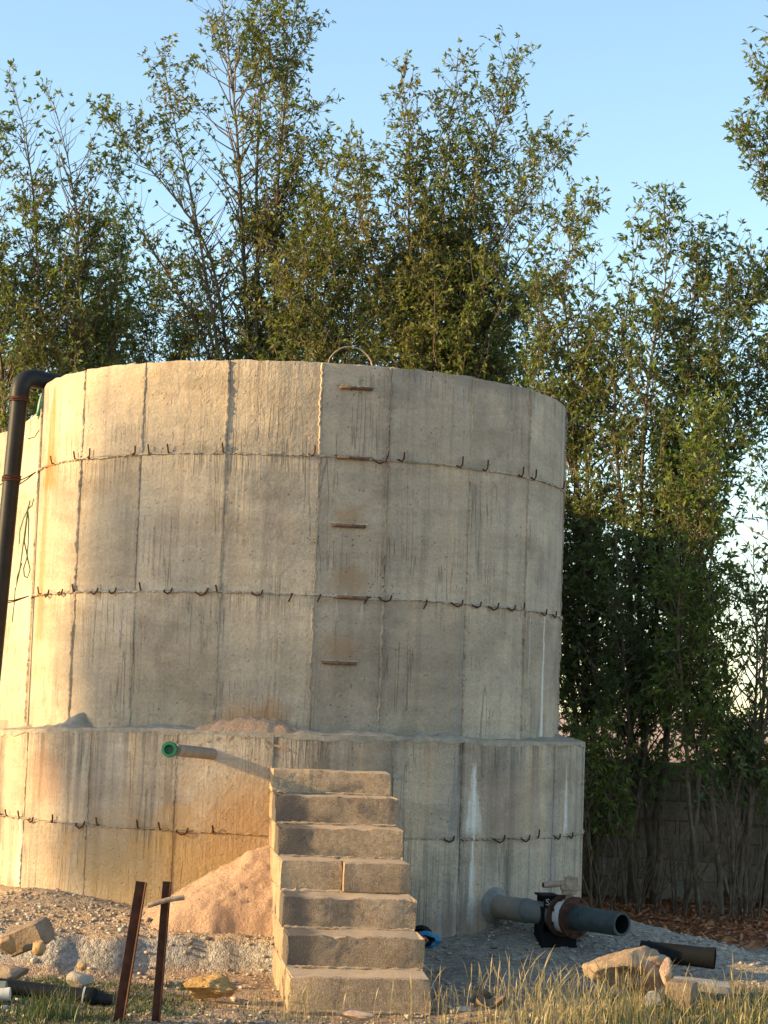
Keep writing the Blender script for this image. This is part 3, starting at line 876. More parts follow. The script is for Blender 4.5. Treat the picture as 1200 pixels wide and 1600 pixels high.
link('joining_wall', web().mesh('joining_wall'), M['rear'], rear, 40)
for pts in ([(-6, 1038), (12, 1031), (20, 1036), (33, 1037)], [(-8, 1073), (10, 1062), (24, 1044)], [(-8, 1074), (14, 1080), (32, 1086), (30, 1090)]):
    mb = MB()
    mb.tube([at(x, y, 19.35) for x, y in pts], 0.009, 5)
    link('bent_wire', mb.mesh('bent_wire'), M['rebar'], rear, 60)

# ------------------------------------------------------------------ block stairs
stairs = thing('block_stairs', 'flight of seven rough concrete block steps climbing to the tank plinth', 'stairs', (-0.16, 11.95, 0))
tops = [0.175, 0.36, 0.545, 0.73, 0.915, 1.10, 1.255]
fronts = [11.95, 12.35, 12.74, 13.10, 13.47, 13.85, 14.20]
midx = [-0.034, -0.07, -0.115, -0.155, -0.19, -0.235, -0.278]
SK = R(6.0)
def block_mesh(w, d, h, seed, div=6, mat=None):
    """rough bevelled block with worn edges and a broken-up face outline"""
    rr = random.Random(seed)
    bv = 0.007
    xs = [-w / 2, -w / 2 + bv] + [-w / 2 + bv + (w - 2 * bv) * k / div for k in range(1, div)] + [w / 2 - bv, w / 2]
    zs = [0, bv, h * 0.5, h - bv, h]
    mb = MB()
    V, fs = [], []
    nxs, nzs = len(xs), len(zs)
    for side in (0, 1):
        for j, z in enumerate(zs):
            for i, x in enumerate(xs):
                ed = (i in (0, nxs - 1)) + (j in (0, nzs - 1))
                y = (bv if ed else 0) if side == 0 else d - (bv if ed else 0)
                e = 0.005
                px = x + rr.uniform(-e, e); pz = z + rr.uniform(-e, e) * (0.8 if j else 0)
                py = y + rr.uniform(-e, e) * 0.8
                if ed == 2:
                    px *= 0.985; pz = h / 2 + (pz - h / 2) * 0.95
                V.append((px, py, pz))
    if div > 6:
        for q in range(5):
            i = rr.choice([0, 1, nxs - 1, nxs - 2] + list(range(2, nxs - 2)))
            for j, am in ((nzs - 1, 1.0), (nzs - 2, 0.7)):
                a_ = j * nxs + i
                x_, y_, z_ = V[a_]
                cc = rr.uniform(0.006, 0.018) * am
                sx = 1 if i < 2 else (-1 if i >= nxs - 2 else 0)
                V[a_] = (x_ + sx * cc, y_ + cc * 0.8, z_ - cc * 0.9)
    o2 = nxs * nzs
    for j in range(nzs - 1):
        for i in range(nxs - 1):
            a = j * nxs + i
            fs.append((a, a + 1, a + nxs + 1, a + nxs))
            fs.append((o2 + a, o2 + a + nxs, o2 + a + nxs + 1, o2 + a + 1))
    for i in range(nxs - 1):
        fs.append((i, o2 + i, o2 + i + 1, i + 1))
        t = (nzs - 1) * nxs
        fs.append((t + i, t + i + 1, o2 + t + i + 1, o2 + t + i))
    for j in range(nzs - 1):
        a = j * nxs
        fs.append((a, a + nxs, o2 + a + nxs, o2 + a))
        a = j * nxs + nxs - 1
        fs.append((a, o2 + a, o2 + a + nxs, a + nxs))
    mb.add(V, fs)
    me = mb.mesh('block')
    me.materials.append(mat or M['block'])
    me.polygons.foreach_set('use_smooth', [True] * len(me.polygons))
    me.set_sharp_from_angle(angle=R(28))
    return me
prev_top = -0.12
for k in range(7):
    h = tops[k] - prev_top
    z0 = prev_top
    prev_top = tops[k]
    # cells from this step's front back to the plinth
    y = fronts[k]
    cells = []
    while y < 14.36:
        nxt = None
        for f_ in fronts[k + 1:]:
            if f_ > y + 0.2: nxt = f_; break
        y2 = nxt if nxt else 14.62
        if k == 6: y2 = 14.56
        cells.append((y, y2)); y = y2
    split = [0.0, 0.5, 0.62, 0.0, 0.0, 0.45, 0.0][k] if False else 0.0
    for ci, (ya, yb) in enumerate(cells):
        step = k + ci
        cx = midx[k] + (-0.107) * (ya - fronts[k]) / 1.0
        ws = (0.40, 0.40) if (k + ci) % 2 == 0 else (0.26, 0.54)
        if ci == 0: ws = (0.80,) if k != 3 else (0.385, 0.415)
        lft = -0.4
        hh = h - (0.003 if ci == 0 else 0.004)
        for w in ws:
            me = block_mesh(w - 0.002, (yb - ya) - 0.006, hh, k * 31 + ci * 7 + int(w * 100), 12 if w > 0.6 else 6, M['block_stained'] if (ci == 0 and k in (1, 2, 4, 5)) else None)
            o = bpy.data.objects.new('block', me)
            sc.collection.objects.link(o)
            o.parent = stairs
            xc = cx + (lft + w / 2)
            o.location = Vector((xc + random.uniform(-0.003, 0.003), ya + random.uniform(-0.005, 0.005), z0 + 0.003)) - stairs.location
            o.rotation_euler = (0, 0, SK + R(random.uniform(-0.4, 0.4)))
            lft += w
# mortar beds showing in the joints
mb = MB()
pt = -0.12
for k in range(7):
    y2 = 14.5
    Mx = Matrix.Rotation(SK, 3, 'Z')
    mid = (fronts[k] + 0.03 + y2) / 2
    cxm = midx[k] - 0.107 * (mid - fronts[k])
    mb.box((cxm, mid, (pt + tops[k]) / 2 - 0.012), (0.765, y2 - fronts[k] - 0.05, tops[k] - pt - 0.008), Mx)
    pt = tops[k] - 0.01
link('mortar_bed', mb.mesh('mortar_bed'), M['stairmortar'], stairs)
# mortar smears along the foot of each riser
for k in range(7):
    n = 44
    zz = tops[k - 1] if k else -0.02
    pts = []
    for i in range(n + 1):
        t = -0.39 + 0.78 * i / n
        pts.append(Vector((midx[k] + t * math.cos(SK), fronts[k] + t * math.sin(SK) - 0.002, zz + 0.004)))
    ridge(pts, [Vector((0, -1, 0))] * (n + 1), 0.011, 0.012, 0.003, 'mortar_line', M['stairmortar'], stairs, [Vector((0, 0, 1))] * (n + 1))

# ------------------------------------------------------------------ sand heaps
def heap(name, ax_, ay_, az_, x0, x1, y0, y1, slope, label, keep, base_fn, step=0.022, drop=lambda X, Y: 0.0):
    xs = np.arange(x0, x1 + 1e-6, step); ys = np.arange(y0, y1 + 1e-6, step)
    X, Y = np.meshgrid(xs, ys)
    d = np.hypot(X - ax_, Y - ay_)
    n = (fbm(X * 5, Y * 5, 0, 71, 4) - 0.5) * 0.10 + (np.abs(fbm(X * 13, Y * 13, 0, 72, 4) - 0.5)) * 0.07 + (fbm(X * 34, Y * 34, 0, 74, 2) - 0.5) * 0.018
    Z = az_ - d * slope * (1 + 0.25 * (fbm(X * 2, Y * 2, 0, 73, 2) - 0.5)) + n * sstep(0.0, 0.2, d + 0.05)
    Z = Z + 0.10 * np.exp(-((Z - base_fn(X, Y) - 0.0) / 0.12) ** 2) * 0.35
    B = base_fn(X, Y)
    Z = Z - drop(X, Y)
    up = (Z > B - 0.12) & keep(X, Y)
    i = np.arange(X.size).reshape(X.shape)
    ok = up[:-1, :-1] & up[:-1, 1:] & up[1:, 1:] & up[1:, :-1]
    q = np.stack([i[:-1, :-1], i[:-1, 1:], i[1:, 1:], i[1:, :-1]], -1)[ok]
    used = np.unique(q); remap = -np.ones(X.size, int); remap[used] = np.arange(len(used))
    V = np.stack([X, Y, Z], -1).reshape(-1, 3)[used]
    o = link(name, np_mesh(name, V, remap[q], None, True), M['sand'], None, origin=(ax_, ay_, az_ - 0.5))
    tag(o, label, 'sand heap')
    return o
a_ = at(424, 1318, 14.32)
heap('sand_heap', a_.x, a_.y, a_.z, -2.0, -0.50, 13.2, 14.72, 0.62, 'orange sand heap piled into the corner between stairs and plinth',
     lambda X, Y: (np.hypot(X - TC.x, Y - TC.y) > RP - 0.04) & (X < -0.60 - 0.107 * (Y - 13.5) + 0.04), lambda X, Y: ground_z(X, Y) - 0.005, drop=lambda X, Y: 0.6 * sstep(13.72, 13.42, Y + 0.08 * (fbm(X * 5, X * 0, 0, 75, 3) - 0.5)))
b_ = cyl(on_cyl(398, 1130, RU)[0], Z_LEDGE + 0.10, RU + 0.02)
heap('sand_heap', b_.x, b_.y, b_.z, b_.x - 0.4, b_.x + 0.4, b_.y - 0.3, b_.y + 0.2, 0.38, 'small spill of orange sand lying on the plinth ledge above the stairs',
     lambda X, Y: (np.hypot(X - TC.x, Y - TC.y) > RU - 0.03) & (np.hypot(X - TC.x, Y - TC.y) < RP + 0.015), lambda X, Y: X * 0 + Z_LEDGE, 0.014, drop=lambda X, Y: 0.12 * sstep(RP - 0.05, RP + 0.02, np.hypot(X - TC.x, Y - TC.y)))

# ------------------------------------------------------------------ pipes
def tube_wall(pts, r, ri, n=24, bore=0.35):
    """open pipe with visible wall thickness at its last end"""
    mb = MB(); mb.tube(pts, r, n, caps=False)
    L = len(pts); b = (L - 1) * n
    d = (Vector(pts[-1]) - Vector(pts[-2])).normalized()
    end = Vector(pts[-1])
    V = []
    for k in range(n):
        p = Vector(mb.v[b + k]); q_ = end + (p - end) * (ri / r)
        V.append(q_)
    for k in range(n):
        p = Vector(mb.v[b + k]); V.append(end + (p - end) * (ri / r) - d * bore)
    o = len(mb.v)
    mb.v += [tuple(x) for x in V]
    for k in range(n):
        k2 = (k + 1) % n
        mb.f.append((b + k, b + k2, o + k2, o + k))
        mb.f.append((o + k, o + k2, o + n + k2, o + n + k))
    mb.f.append(tuple(range(o + n, o + 2 * n)))
    mb.inner = [(L - 1) * n + 2 * k + 1 for k in range(n)] + [(L - 1) * n + 2 * n]
    mb.f.append(tuple(range(n - 1, -1, -1)))
    return mb

def shade_bore(o, mb):  # colours the inner faces black to stand for the shade inside the pipe
    o.data.materials.append(M['black_dull'])
    for i in mb.inner: o.data.polygons[i].material_index = 1
# tall black pipe over the rim
YP = 16.35
top = at(33, 600, YP); 
corner = Vector((top.x, YP, Z_TOP + 0.072))
low = at(-34, 1200, 16.15); low.z = gz(low.x, low.y) - 0.05
pr = 0.066
pipe = thing('fill_pipe', 'tall black plastic pipe rising to an elbow over the tank rim', 'pipe', (low.x, low.y, low.z + 0.05))
dirn = (corner - low).normalized()
bend = 0.12
e0 = corner - dirn * bend
hd = (Vector((-2.05, 17.05, corner.z - 0.01)) - corner).normalized()
mb = MB(); mb.tube([low, low.lerp(e0, 0.5), e0], pr, 24)
link('riser', mb.mesh('riser'), M['black'], pipe, 40)
arc = []
for k in range(9):
    t = k / 8
    p = e0 * (1 - t) ** 2 + corner * 2 * t * (1 - t) + (corner + hd * bend) * t * t
    arc.append(p)
mb = MB(); mb.tube([e0 - dirn * 0.06] + arc + [corner + hd * (bend + 0.05)], pr * 1.13, 24)
link('elbow', mb.mesh('elbow'), M['black'], pipe, 40)
mb = tube_wall([corner + hd * bend, corner + hd * 0.9], pr, pr * 0.85)
link('outlet', mb.mesh('outlet'), M['black'], pipe, 40)
for (py, w) in ((628, 3), (754, 4)):
    # rusty wire wraps
    t0 = (at(28, py, YP).z - low.z) / (e0.z - low.z)
    c0 = low.lerp(e0, t0)
    mb = MB()
    s1 = dirn.cross(Vector((0, 1, 0))).normalized(); s2 = dirn.cross(s1)
    pts = [c0 + (s1 * math.cos(a * 0.6) + s2 * math.sin(a * 0.6)) * (pr + (0.010 if py < 700 else 0.006)) + dirn * (0.0012 * a + 0.004 * math.sin(a * 2.1)) for a in range(int(10.47 * w))]
    mb.tube(pts, 0.0055, 5)
    link('wire_wrap', mb.mesh('wire_wrap'), M['rust'], pipe, 60)
for (y1, y2, y3) in ((754, 750, 758),):
    mb = MB()
    tgt = cyl(R(-82), Z_J1 + 0.01, RU + 0.03)
    for q_ in (at(30, 751, YP - 0.05), at(30, 757, YP - 0.05)):
        mb.tube([q_, q_.lerp(tgt, 0.5) + Vector((0, 0, -0.006)), tgt], 0.0045, 5)
    q_ = at(8, 752, YP - 0.05)
    mb.tube([q_, at(-14, 768, YP)], 0.0045, 5)
    link('tie_wire', mb.mesh('tie_wire'), M['rebar'], pipe, 60)
    mb = MB()
    tgt = cyl(R(-80), Z_J2 + 0.01, RU + 0.03)
    for dz in (0, 0.02):
        q_ = at(-2, 944, YP - 0.05) + Vector((0, 0, dz))
        mb.tube([q_, q_.lerp(tgt, 0.5) + Vector((0, 0, -0.012)), tgt], 0.0045, 5)
    link('tie_wire', mb.mesh('tie_wire'), M['rebar'], pipe, 60)

# hanging cable loops in the web corner
cab = MB()
def loop(px_, n=14):
    return [at(x, y, 17.6) for x, y in px_]
cab.tube(loop([(53, 779), (50, 790), (44, 795), (36, 812), (31, 830), (30, 850)]), 0.005, 5)
cab.tube(loop([(44, 792), (40, 830), (38, 846), (44, 876), (47, 890), (43, 903), (38, 900), (37, 888), (42, 872), (44, 850), (45, 812), (43, 795)]), 0.006, 5)
cab.tube(loop([(47, 782), (43, 800), (34, 868), (31, 890), (25, 920), (27, 902), (34, 880)]), 0.006, 5)
cab.tube(loop([(24, 918), (22, 945), (19, 972)]), 0.005, 5)
o = link('cable', cab.mesh('cable'), M['cable'], None, 60, origin=loop([(40, 800)])[0])
tag(o, 'thin green cable hanging in loops beside the black pipe', 'cable')
mb = MB(); mb.tube(loop([(43, 686), (54, 683), (64, 668), (67, 645), (66, 620)]), 0.004, 5)
o = link('hanging_wire', mb.mesh('hanging_wire'), M['rebar'], None, 60, origin=loop([(54, 683)])[0])
tag(o, 'single curved wire hanging just below the pipe elbow', 'wire')
mb = MB(); mb.tube(loop([(67, 615), (64, 632), (58, 650)]), [0.02, 0.03, 0.012], 6)
mb.tube(loop([(62, 640), (60, 655)]), [0.012, 0.005], 6)
o = link('rag', mb.mesh('rag'), M['green'], None, 60, origin=loop([(64, 632)])[0])
tag(o, 'green scrap of plastic caught beside the pipe elbow', 'plastic scrap')

# short outlet pipe with a green coupling
ph, z, p = on_cyl(331, 1178, RP)
dgt = at(265, 1171, p.y - 0.62)
gp = thing('outlet_pipe', 'short dusty pipe with a green coupling poking out of the plinth', 'pipe', p)
dv = (dgt - p)
mb = MB(); mb.tube([p - dv.normalized() * 0.1, p + dv * 0.40, p + dv * 0.72, p + dv * 0.86], 0.040, 18)
link('pipe_body', mb.mesh('pipe_body'), M['greypipe'], gp, 40)
dn_ = (Vector((-0.03, -1, 0.02))).normalized()
mb = tube_wall([dgt - dn_ * 0.07, dgt - dn_ * 0.02, dgt + dn_ * 0.035], 0.049, 0.031, 24, 0.08)
shade_bore(link('coupling', mb.mesh('coupling'), M['green'], gp, 40), mb)
mb = MB(); mb.tube([dgt - dn_ * 0.03, dgt - dn_ * 0.005], 0.053, 24)
link('collar', mb.mesh('collar'), M['green'], gp, 40)

# valve pipe on the right
ph, z, p0 = on_cyl(772, 1416, RP)
end = at(972, 1443, p0.y - 1.02)
end.z = p0.z + 0.0
ax = (end - p0).normalized()
vp = thing('valve_pipe', 'grey green outlet pipe with rusty flanged valve poking out of the plinth', 'valve pipe', p0)
def P(t): return p0 + ax * t
Ltot = (end - p0).length
# split lengths by matching the photographed joints
tv = Ltot * 0.60
mb = MB(); mb.tube([P(-0.05), P(0.06), P(Ltot * 0.27)], 0.083, 24); link('cemented_pipe', mb.mesh('cemented_pipe'), M['greypipe'], vp, 40)
mb = MB(); mb.tube([P(Ltot * 0.27), P(tv - 0.06)], 0.079, 24); link('inlet_pipe', mb.mesh('inlet_pipe'), M['tealpipe'], vp, 40)
mb = MB(); mb.tube([P(Ltot * 0.255), P(Ltot * 0.275)], 0.0865, 24); link('sleeve_edge', mb.mesh('sleeve_edge'), M['tealpipe'], vp, 40)
sd = ax.cross(Vector((0, 0, 1))).normalized(); upv = sd.cross(ax)
def flange(t, w):
    mb = MB(); mb.tube([P(t), P(t + 0.002), P(t + w), P(t + w + 0.002)], [0.132, 0.139, 0.139, 0.132], 32)
    f_ = link('flange', mb.mesh('flange'), M['rust'], vp, 30)
    for k in range(8):
        a = 2 * math.pi * (k + 0.5) / 8
        c_ = (sd * math.cos(a) + upv * math.sin(a)) * 0.117
        b2 = MB(); b2.tube([P(t - 0.014) + c_, P(t + w + 0.016) + c_], 0.012, 6)
        link('bolt', b2.mesh('bolt'), M['rebar'], f_, 30)
    return f_
def link2(*a, **k): return link(*a, **k)
flange(tv - 0.075, 0.026)
flange(tv + 0.045, 0.030)
mb = MB(); mb.tube([P(tv - 0.047), P(tv + 0.043)], 0.112, 28); link('valve_body', mb.mesh('valve_body'), M['white'], vp, 30)
mb = MB(); mb.tube([P(tv + 0.07), P(tv + 0.17)], 0.086, 24); link('pipe_stub', mb.mesh('pipe_stub'), M['darkteal'], vp, 40)
mb = tube_wall([P(tv + 0.16), P(Ltot)], 0.080, 0.062, 28); shade_bore(link('outlet_end', mb.mesh('outlet_end'), M['darkteal'], vp, 40), mb)
mb = MB(); mb.tube([P(tv) + upv * 0.09, P(tv) + upv * 0.17], 0.026, 12); mb.box(P(tv) + upv * 0.165, (0.10, 0.09, 0.03)); mb.box(P(tv) + upv * 0.195, (0.12, 0.09, 0.035))
link('valve_neck', mb.mesh('valve_neck'), M['pale_steel'], vp, 30)
mb = MB(); mb.box(P(tv) + upv * 0.232 + Vector((0.012, 0, 0)), (0.085, 0.085, 0.065)); mb.tube([P(tv) + upv * 0.21, P(tv) + upv * 0.275], 0.018, 8)
link('valve_head', mb.mesh('valve_head'), M['pale_steel'], vp, 30)
hb = P(tv) + upv * 0.225
hl = tube_wall([hb, hb + Vector((-0.185, -0.07, -0.015))], 0.021, 0.014, 12, 0.08)
shade_bore(link('handle', hl.mesh('handle'), M['pale_steel'], vp, 40), hl)
mb = MB(); mb.tube([P(tv + 0.06) + upv * 0.10 + sd * 0.02, P(tv + 0.10) + upv * 0.105 + sd * 0.10], 0.016, 8)
link('bracket', mb.mesh('bracket'), M['rust'], vp, 40)
# cement collar at the wall
V, fs = [], []
nr, na = 5, 28
for j in range(nr + 1):
    t = j / nr
    for k in range(na):
        a = 2 * math.pi * k / na
        rad = 0.085 + (0.155 - 0.085) * (1 - t) * (0.85 + 0.3 * random.random())
        V.append(P(-0.02 + 0.075 * t ** 1.5) + (sd * math.cos(a) + upv * math.sin(a)) * rad)
for j in range(nr):
    for k in range(na):
        k2 = (k + 1) % na
        fs.append((j * na + k, j * na + k2, (j + 1) * na + k2, (j + 1) * na + k))
mb = MB(); mb.add(V, fs)
link('cement_collar', mb.mesh('cement_collar'), simple('wet_cement', (0.20, 0.195, 0.175), (0.30, 0.285, 0.255), 12, 0.95, 0, 0.8, 0.015, 0.1), vp, 60)

# black crate standing under the valve, propping it
cq = P(tv - 0.10)
crz = gz(cq.x, cq.y + 0.05) - 0.02
chh = (p0.z + 0.12) - crz
crate = thing('plastic_crate', 'black plastic crate standing under the flanged valve as a prop', 'crate', (cq.x, cq.y + 0.12, crz))
Mz = Matrix.Rotation(R(8), 3, 'Z')
def cbox(c, s_):
    mb.box(Vector((cq.x - 0.01, cq.y + 0.12, crz)) + Mz @ Vector(c), s_, Mz)
mb = MB(); cbox((-0.115, 0, chh * 0.40), (0.014, 0.24, chh * 0.8)); cbox((0.115, 0, chh * 0.4), (0.014, 0.24, chh * 0.8)); cbox((0, 0.113, chh / 2), (0.216, 0.014, chh))
cbox((0, -0.113, 0.045), (0.216, 0.014, 0.09))
link('crate_wall', mb.mesh('crate_wall'), M['black_dull'], crate)
mb = MB(); cbox((0, 0, 0.01), (0.215, 0.21, 0.016)); link('crate_floor', mb.mesh('crate_floor'), M['black_dull'], crate)
mb = MB(); cbox((0, -0.124, 0.10), (0.25, 0.012, 0.018)); cbox((0, -0.124, 0.015), (0.25, 0.010, 0.02)); link('crate_rim', mb.mesh('crate_rim'), M['black_dull'], crate)
mb = MB(); cbox((-0.06, -0.113, chh - 0.035), (0.10, 0.014, 0.075)); cbox((-0.06, 0, chh + 0.006), (0.13, 0.25, 0.012)); sgn = link('crate_lip', mb.mesh('crate_lip'), M['black_dull'], crate)
fc = bpy.data.curves.new('lettering', 'FONT'); fc.body = 'Sn'; fc.size = 0.062; fc.extrude = 0.0008
fo = bpy.data.objects.new('tmp', fc); sc.collection.objects.link(fo)
dgp = bpy.context.evaluated_depsgraph_get()
fme = bpy.data.meshes.new_from_object(fo.evaluated_get(dgp)); bpy.data.objects.remove(fo)
fme.transform(Matrix.Translation(Vector((cq.x - 0.01, cq.y + 0.12, crz)) + Mz @ Vector((-0.10, -0.1225, chh - 0.055))) @ Mz.to_4x4() @ Matrix.Rotation(R(90), 4, 'X'))
link('lettering', fme, M['white'], crate)

# dark pipe lying on the gravel
pa = at(1008, 1486, 13.55); pb = at(1110, 1497, 13.45)
o_pipe = thing('loose_pipe', 'offcut of dark pipe lying on gravel behind the broken rocks', 'pipe', (pa + pb) / 2)
d_ = (pb - pa).normalized()
mb = tube_wall([pa - d_ * 0.03, pb + d_ * 0.02], 0.064, 0.054, 24, 0.2)
link('pipe_body', mb.mesh('pipe_body'), M['black_dull'], o_pipe, 40)
mb = MB(); mb.tube([pb - d_ * 0.03, pb + d_ * 0.03], 0.067, 24, caps=False)
link('pipe_rim', mb.mesh('pipe_rim'), M['black_dull'], o_pipe, 40)

# black irrigation pipe, bottom left
pa = at(-60, 1533, 11.95); pb = at(160, 1561, 11.95)
lp = thing('irrigation_pipe', 'black pipe with worn coupling lying in the weeds at the bottom left', 'pipe', (pa + pb) / 2)
d_ = (pb - pa).normalized()
for q_ in (pa, pb):
    q_.z = max(q_.z, gz(q_.x, q_.y) + 0.03)
mb = MB(); mb.tube([pa, pb], 0.043, 20); link('pipe_body', mb.mesh('pipe_body'), M['black'], lp, 40)
Q = at(141, 1558, 11.93)
mb = MB(); mb.tube([Q - d_ * 0.035, Q - d_ * 0.02, Q + d_ * 0.02, Q + d_ * 0.035], [0.047, 0.053, 0.053, 0.047], 20); link('coupling', mb.mesh('coupling'), M['black_dull'], lp, 40)
mb = MB(); mb.tube([Q - d_ * 0.040, Q - d_ * 0.030], 0.054, 20); link('coupling_ring', mb.mesh('coupling_ring'), M['white'], lp, 40)
mb = MB(); mb.tube([Q + d_ * 0.035, Q + d_ * 0.12], [0.036, 0.030], 16); link('tail', mb.mesh('tail'), M['black'], lp, 40)
# pale pipe end beside it
pa = at(-60, 1546, 11.75); pb = at(12, 1545, 11.75)
o_pipe = thing('pipe_end', 'pale cut end of a short pipe lying against the black pipe in the weeds', 'pipe', pb)
mb = MB(); mb.tube([pa, at(10, 1546, 11.75)], 0.046, 20); link('pipe_sleeve', mb.mesh('pipe_sleeve'), M['tealpipe'], o_pipe, 40)
mb = MB(); mb.tube([pa + Vector((0.05, -0.03, -0.02)), pb + Vector((0.02, -0.03, -0.022))], 0.036, 20); link('pipe_core', mb.mesh('pipe_core'), M['white'], o_pipe, 40)

# ------------------------------------------------------------------ rusty posts with a crossbar
def angle_post(top_, bot, w, th, yaw):
    mb = MB()
    d = (top_ - bot)
    L = d.length
    q_ = d.to_track_quat('Z', 'Y').to_matrix() @ Matrix.Rotation(yaw, 3, 'Z')
    mid = (top_ + bot) / 2
    mb.box(mid + q_ @ Vector((0, 0, 0)), (w, th, L), q_)
    mb.box(mid + q_ @ Vector((w / 2 - th / 2, th / 2 + w / 2 - 0.0005, 0)), (th, w, L), q_)
    return mb
YF = 11.35
t1 = at(228, 1379, YF); b1 = at(190, 1612, YF)
t2 = at(267, 1378, YF + 0.05); b2 = at(248, 1612, YF + 0.05)
b1 = t1 + (b1 - t1) * 1.35; b2 = t2 + (b2 - t2) * 1.35
fr = thing('rusty_stakes', 'two leaning rusty angle iron posts joined by a short bar', 'posts', ((b1 + b2) / 2).to_tuple())
link('post', angle_post(t1, b1, 0.048, 0.006, R(15)).mesh('post'), M['rust'], fr)
link('post', angle_post(t2, b2, 0.040, 0.006, R(10)).mesh('post'), M['rust'], fr)
mb = MB(); mb.tube([at(231, 1415, YF - 0.02), at(262, 1406, YF - 0.02), at(288, 1402, YF)], 0.014, 10)
link('crossbar', mb.mesh('crossbar'), M['pale_steel'], fr, 40)

# ------------------------------------------------------------------ rocks
def rock(name, label, c, size, mat, seed, flat=0.0, cuts=10, rot=(0, 0, 0), sub=3, rough=0.10, cat='rock', group=None, dent=None):
    import bmesh
    bm = bmesh.new()
    bmesh.ops.create_icosphere(bm, subdivisions=sub, radius=1.0)
    rr = random.Random(seed)
    planes = []
    for k in range(cuts):
        n_ = Vector((rr.gauss(0, 1), rr.gauss(0, 1), rr.gauss(0, 1))).normalized()
        planes.append((n_, rr.uniform(0.52, 0.82)))
    for v_ in bm.verts:
        p_ = v_.co.copy()
        for n_, dd in planes:
            e = p_.dot(n_) - dd
            if e > 0: p_ -= n_ * e
        nn = float(fbm(p_.x * 2.5 + seed, p_.y * 2.5, p_.z * 2.5, seed, 4)) - 0.5
        p_ *= 1 + nn * rough * 2
        if dent:
            dd_ = (p_ - Vector(dent[0])).length
            p_ *= 1 - dent[2] * math.exp(-(dd_ / dent[1]) ** 4)
        v_.co = p_
    Rm = (Matrix.Rotation(rot[2], 3, 'Z') @ Matrix.Rotation(rot[1], 3, 'Y') @ Matrix.Rotation(rot[0], 3, 'X'))
    for v_ in bm.verts:
        p_ = Vector((v_.co.x * size[0], v_.co.y * size[1], v_.co.z * size[2]))
        v_.co = Rm @ p_
    me = bpy.data.meshes.new(name); bm.to_mesh(me); bm.free()
    me.materials.append(mat)
    me.polygons.foreach_set('use_smooth', [True] * len(me.polygons))
    me.set_sharp_from_angle(angle=R(34))
    o = bpy.data.objects.new(name, me); sc.collection.objects.link(o)
    o.location = c
    if label: tag(o, label, cat, group)
    return o
def slab(name, label, c, size, mat, rot, seed, jit=0.02, cat='rock'):
    rr = random.Random(seed)
    import bmesh
    bm = bmesh.new(); bmesh.ops.create_cube(bm, size=1.0)
    bmesh.ops.bevel(bm, geom=bm.edges[:], offset=0.07, segments=1, affect='EDGES')
    bmesh.ops.subdivide_edges(bm, edges=bm.edges[:], cuts=2, use_grid_fill=True)
    for v_ in bm.verts:
        p_ = Vector((v_.co.x * size[0], v_.co.y * size[1], v_.co.z * size[2]))
        k = float(fbm(p_.x * 9 + seed, p_.y * 9, p_.z * 9, seed, 3)) - 0.5
        v_.co = p_ + p_.normalized() * k * jit * 2
    Rm = Matrix.Rotation(rot[2], 3, 'Z') @ Matrix.Rotation(rot[1], 3, 'Y') @ Matrix.Rotation(rot[0], 3, 'X')
    bmesh.ops.transform(bm, matrix=Rm.to_4x4(), verts=bm.verts)
    me = bpy.data.meshes.new(name); bm.to_mesh(me); bm.free()
    me.materials.append(mat)
    me.polygons.foreach_set('use_smooth', [True] * len(me.polygons)); me.set_sharp_from_angle(angle=R(35))
    o = bpy.data.objects.new(name, me); sc.collection.objects.link(o); o.location = c
    tag(o, label, cat)
    return o
def onto(px, py, Y, dz=0.0):
    p_ = at(px, py, Y); return Vector((p_.x, p_.y, p_.z + dz - 0.012))
slab('boulder', 'squared brown boulder tilted at the foot of the gravel bank', onto(44, 1461, 12.75), (0.25, 0.20, 0.15), M['stone_brown'], (R(8), R(-24), R(-14)), 3, 0.025)
rock('stone', 'orange stone leaning against the squared brown boulder', onto(62, 1476, 12.55), (0.055, 0.05, 0.055), M['stone_orange'], 5, rough=0.06)
rock('stone', 'rough orange stone under the left corner of the brown boulder', onto(12, 1474, 12.6), (0.07, 0.06, 0.06), M['stone_orange'], 6, rough=0.12)
rock('stone', 'grey angular stone lying in weeds just above the pipe coupling', onto(127, 1528, 12.1), (0.085, 0.07, 0.062), M['stone_grey'], 8, rough=0.08)
rock('stone', 'small orange stone touching the black pipe next to the coupling', onto(118, 1542, 12.0), (0.05, 0.04, 0.028), M['stone_orange'], 9, rough=0.06)
rock('stone', 'small yellowish stone just above the grey angular stone', onto(129, 1507, 12.3), (0.04, 0.035, 0.024), M['stone_orange'], 10, rough=0.06)
rock('stone', 'low flat brown slab of stone half buried behind the black pipe', onto(8, 1518, 12.2), (0.17, 0.16, 0.06), M['stone_brown'], 11, rough=0.06)
rock('ochre_rock', 'crumbly bright yellow ochre rock lying on open soil left of the stairs', onto(322, 1539, 12.15), (0.165, 0.10, 0.065), simple('ochre_rock', (0.44, 0.25, 0.085), (0.62, 0.42, 0.19), 14, 0.95, 0, 1.0, 0.03, 0.1), 12, cuts=3, sub=5, rough=0.42)
rock('stone', 'pale pink flat stone at the foot of the bottom step', onto(556, 1582, 11.55), (0.11, 0.07, 0.035), M['stone_pink'], 14, rough=0.08)
rock('stone', 'pinkish stone at the lower left edge beside the rusty posts', onto(122, 1598, 11.3), (0.06, 0.05, 0.03), M['stone_pink'], 15, rough=0.08)
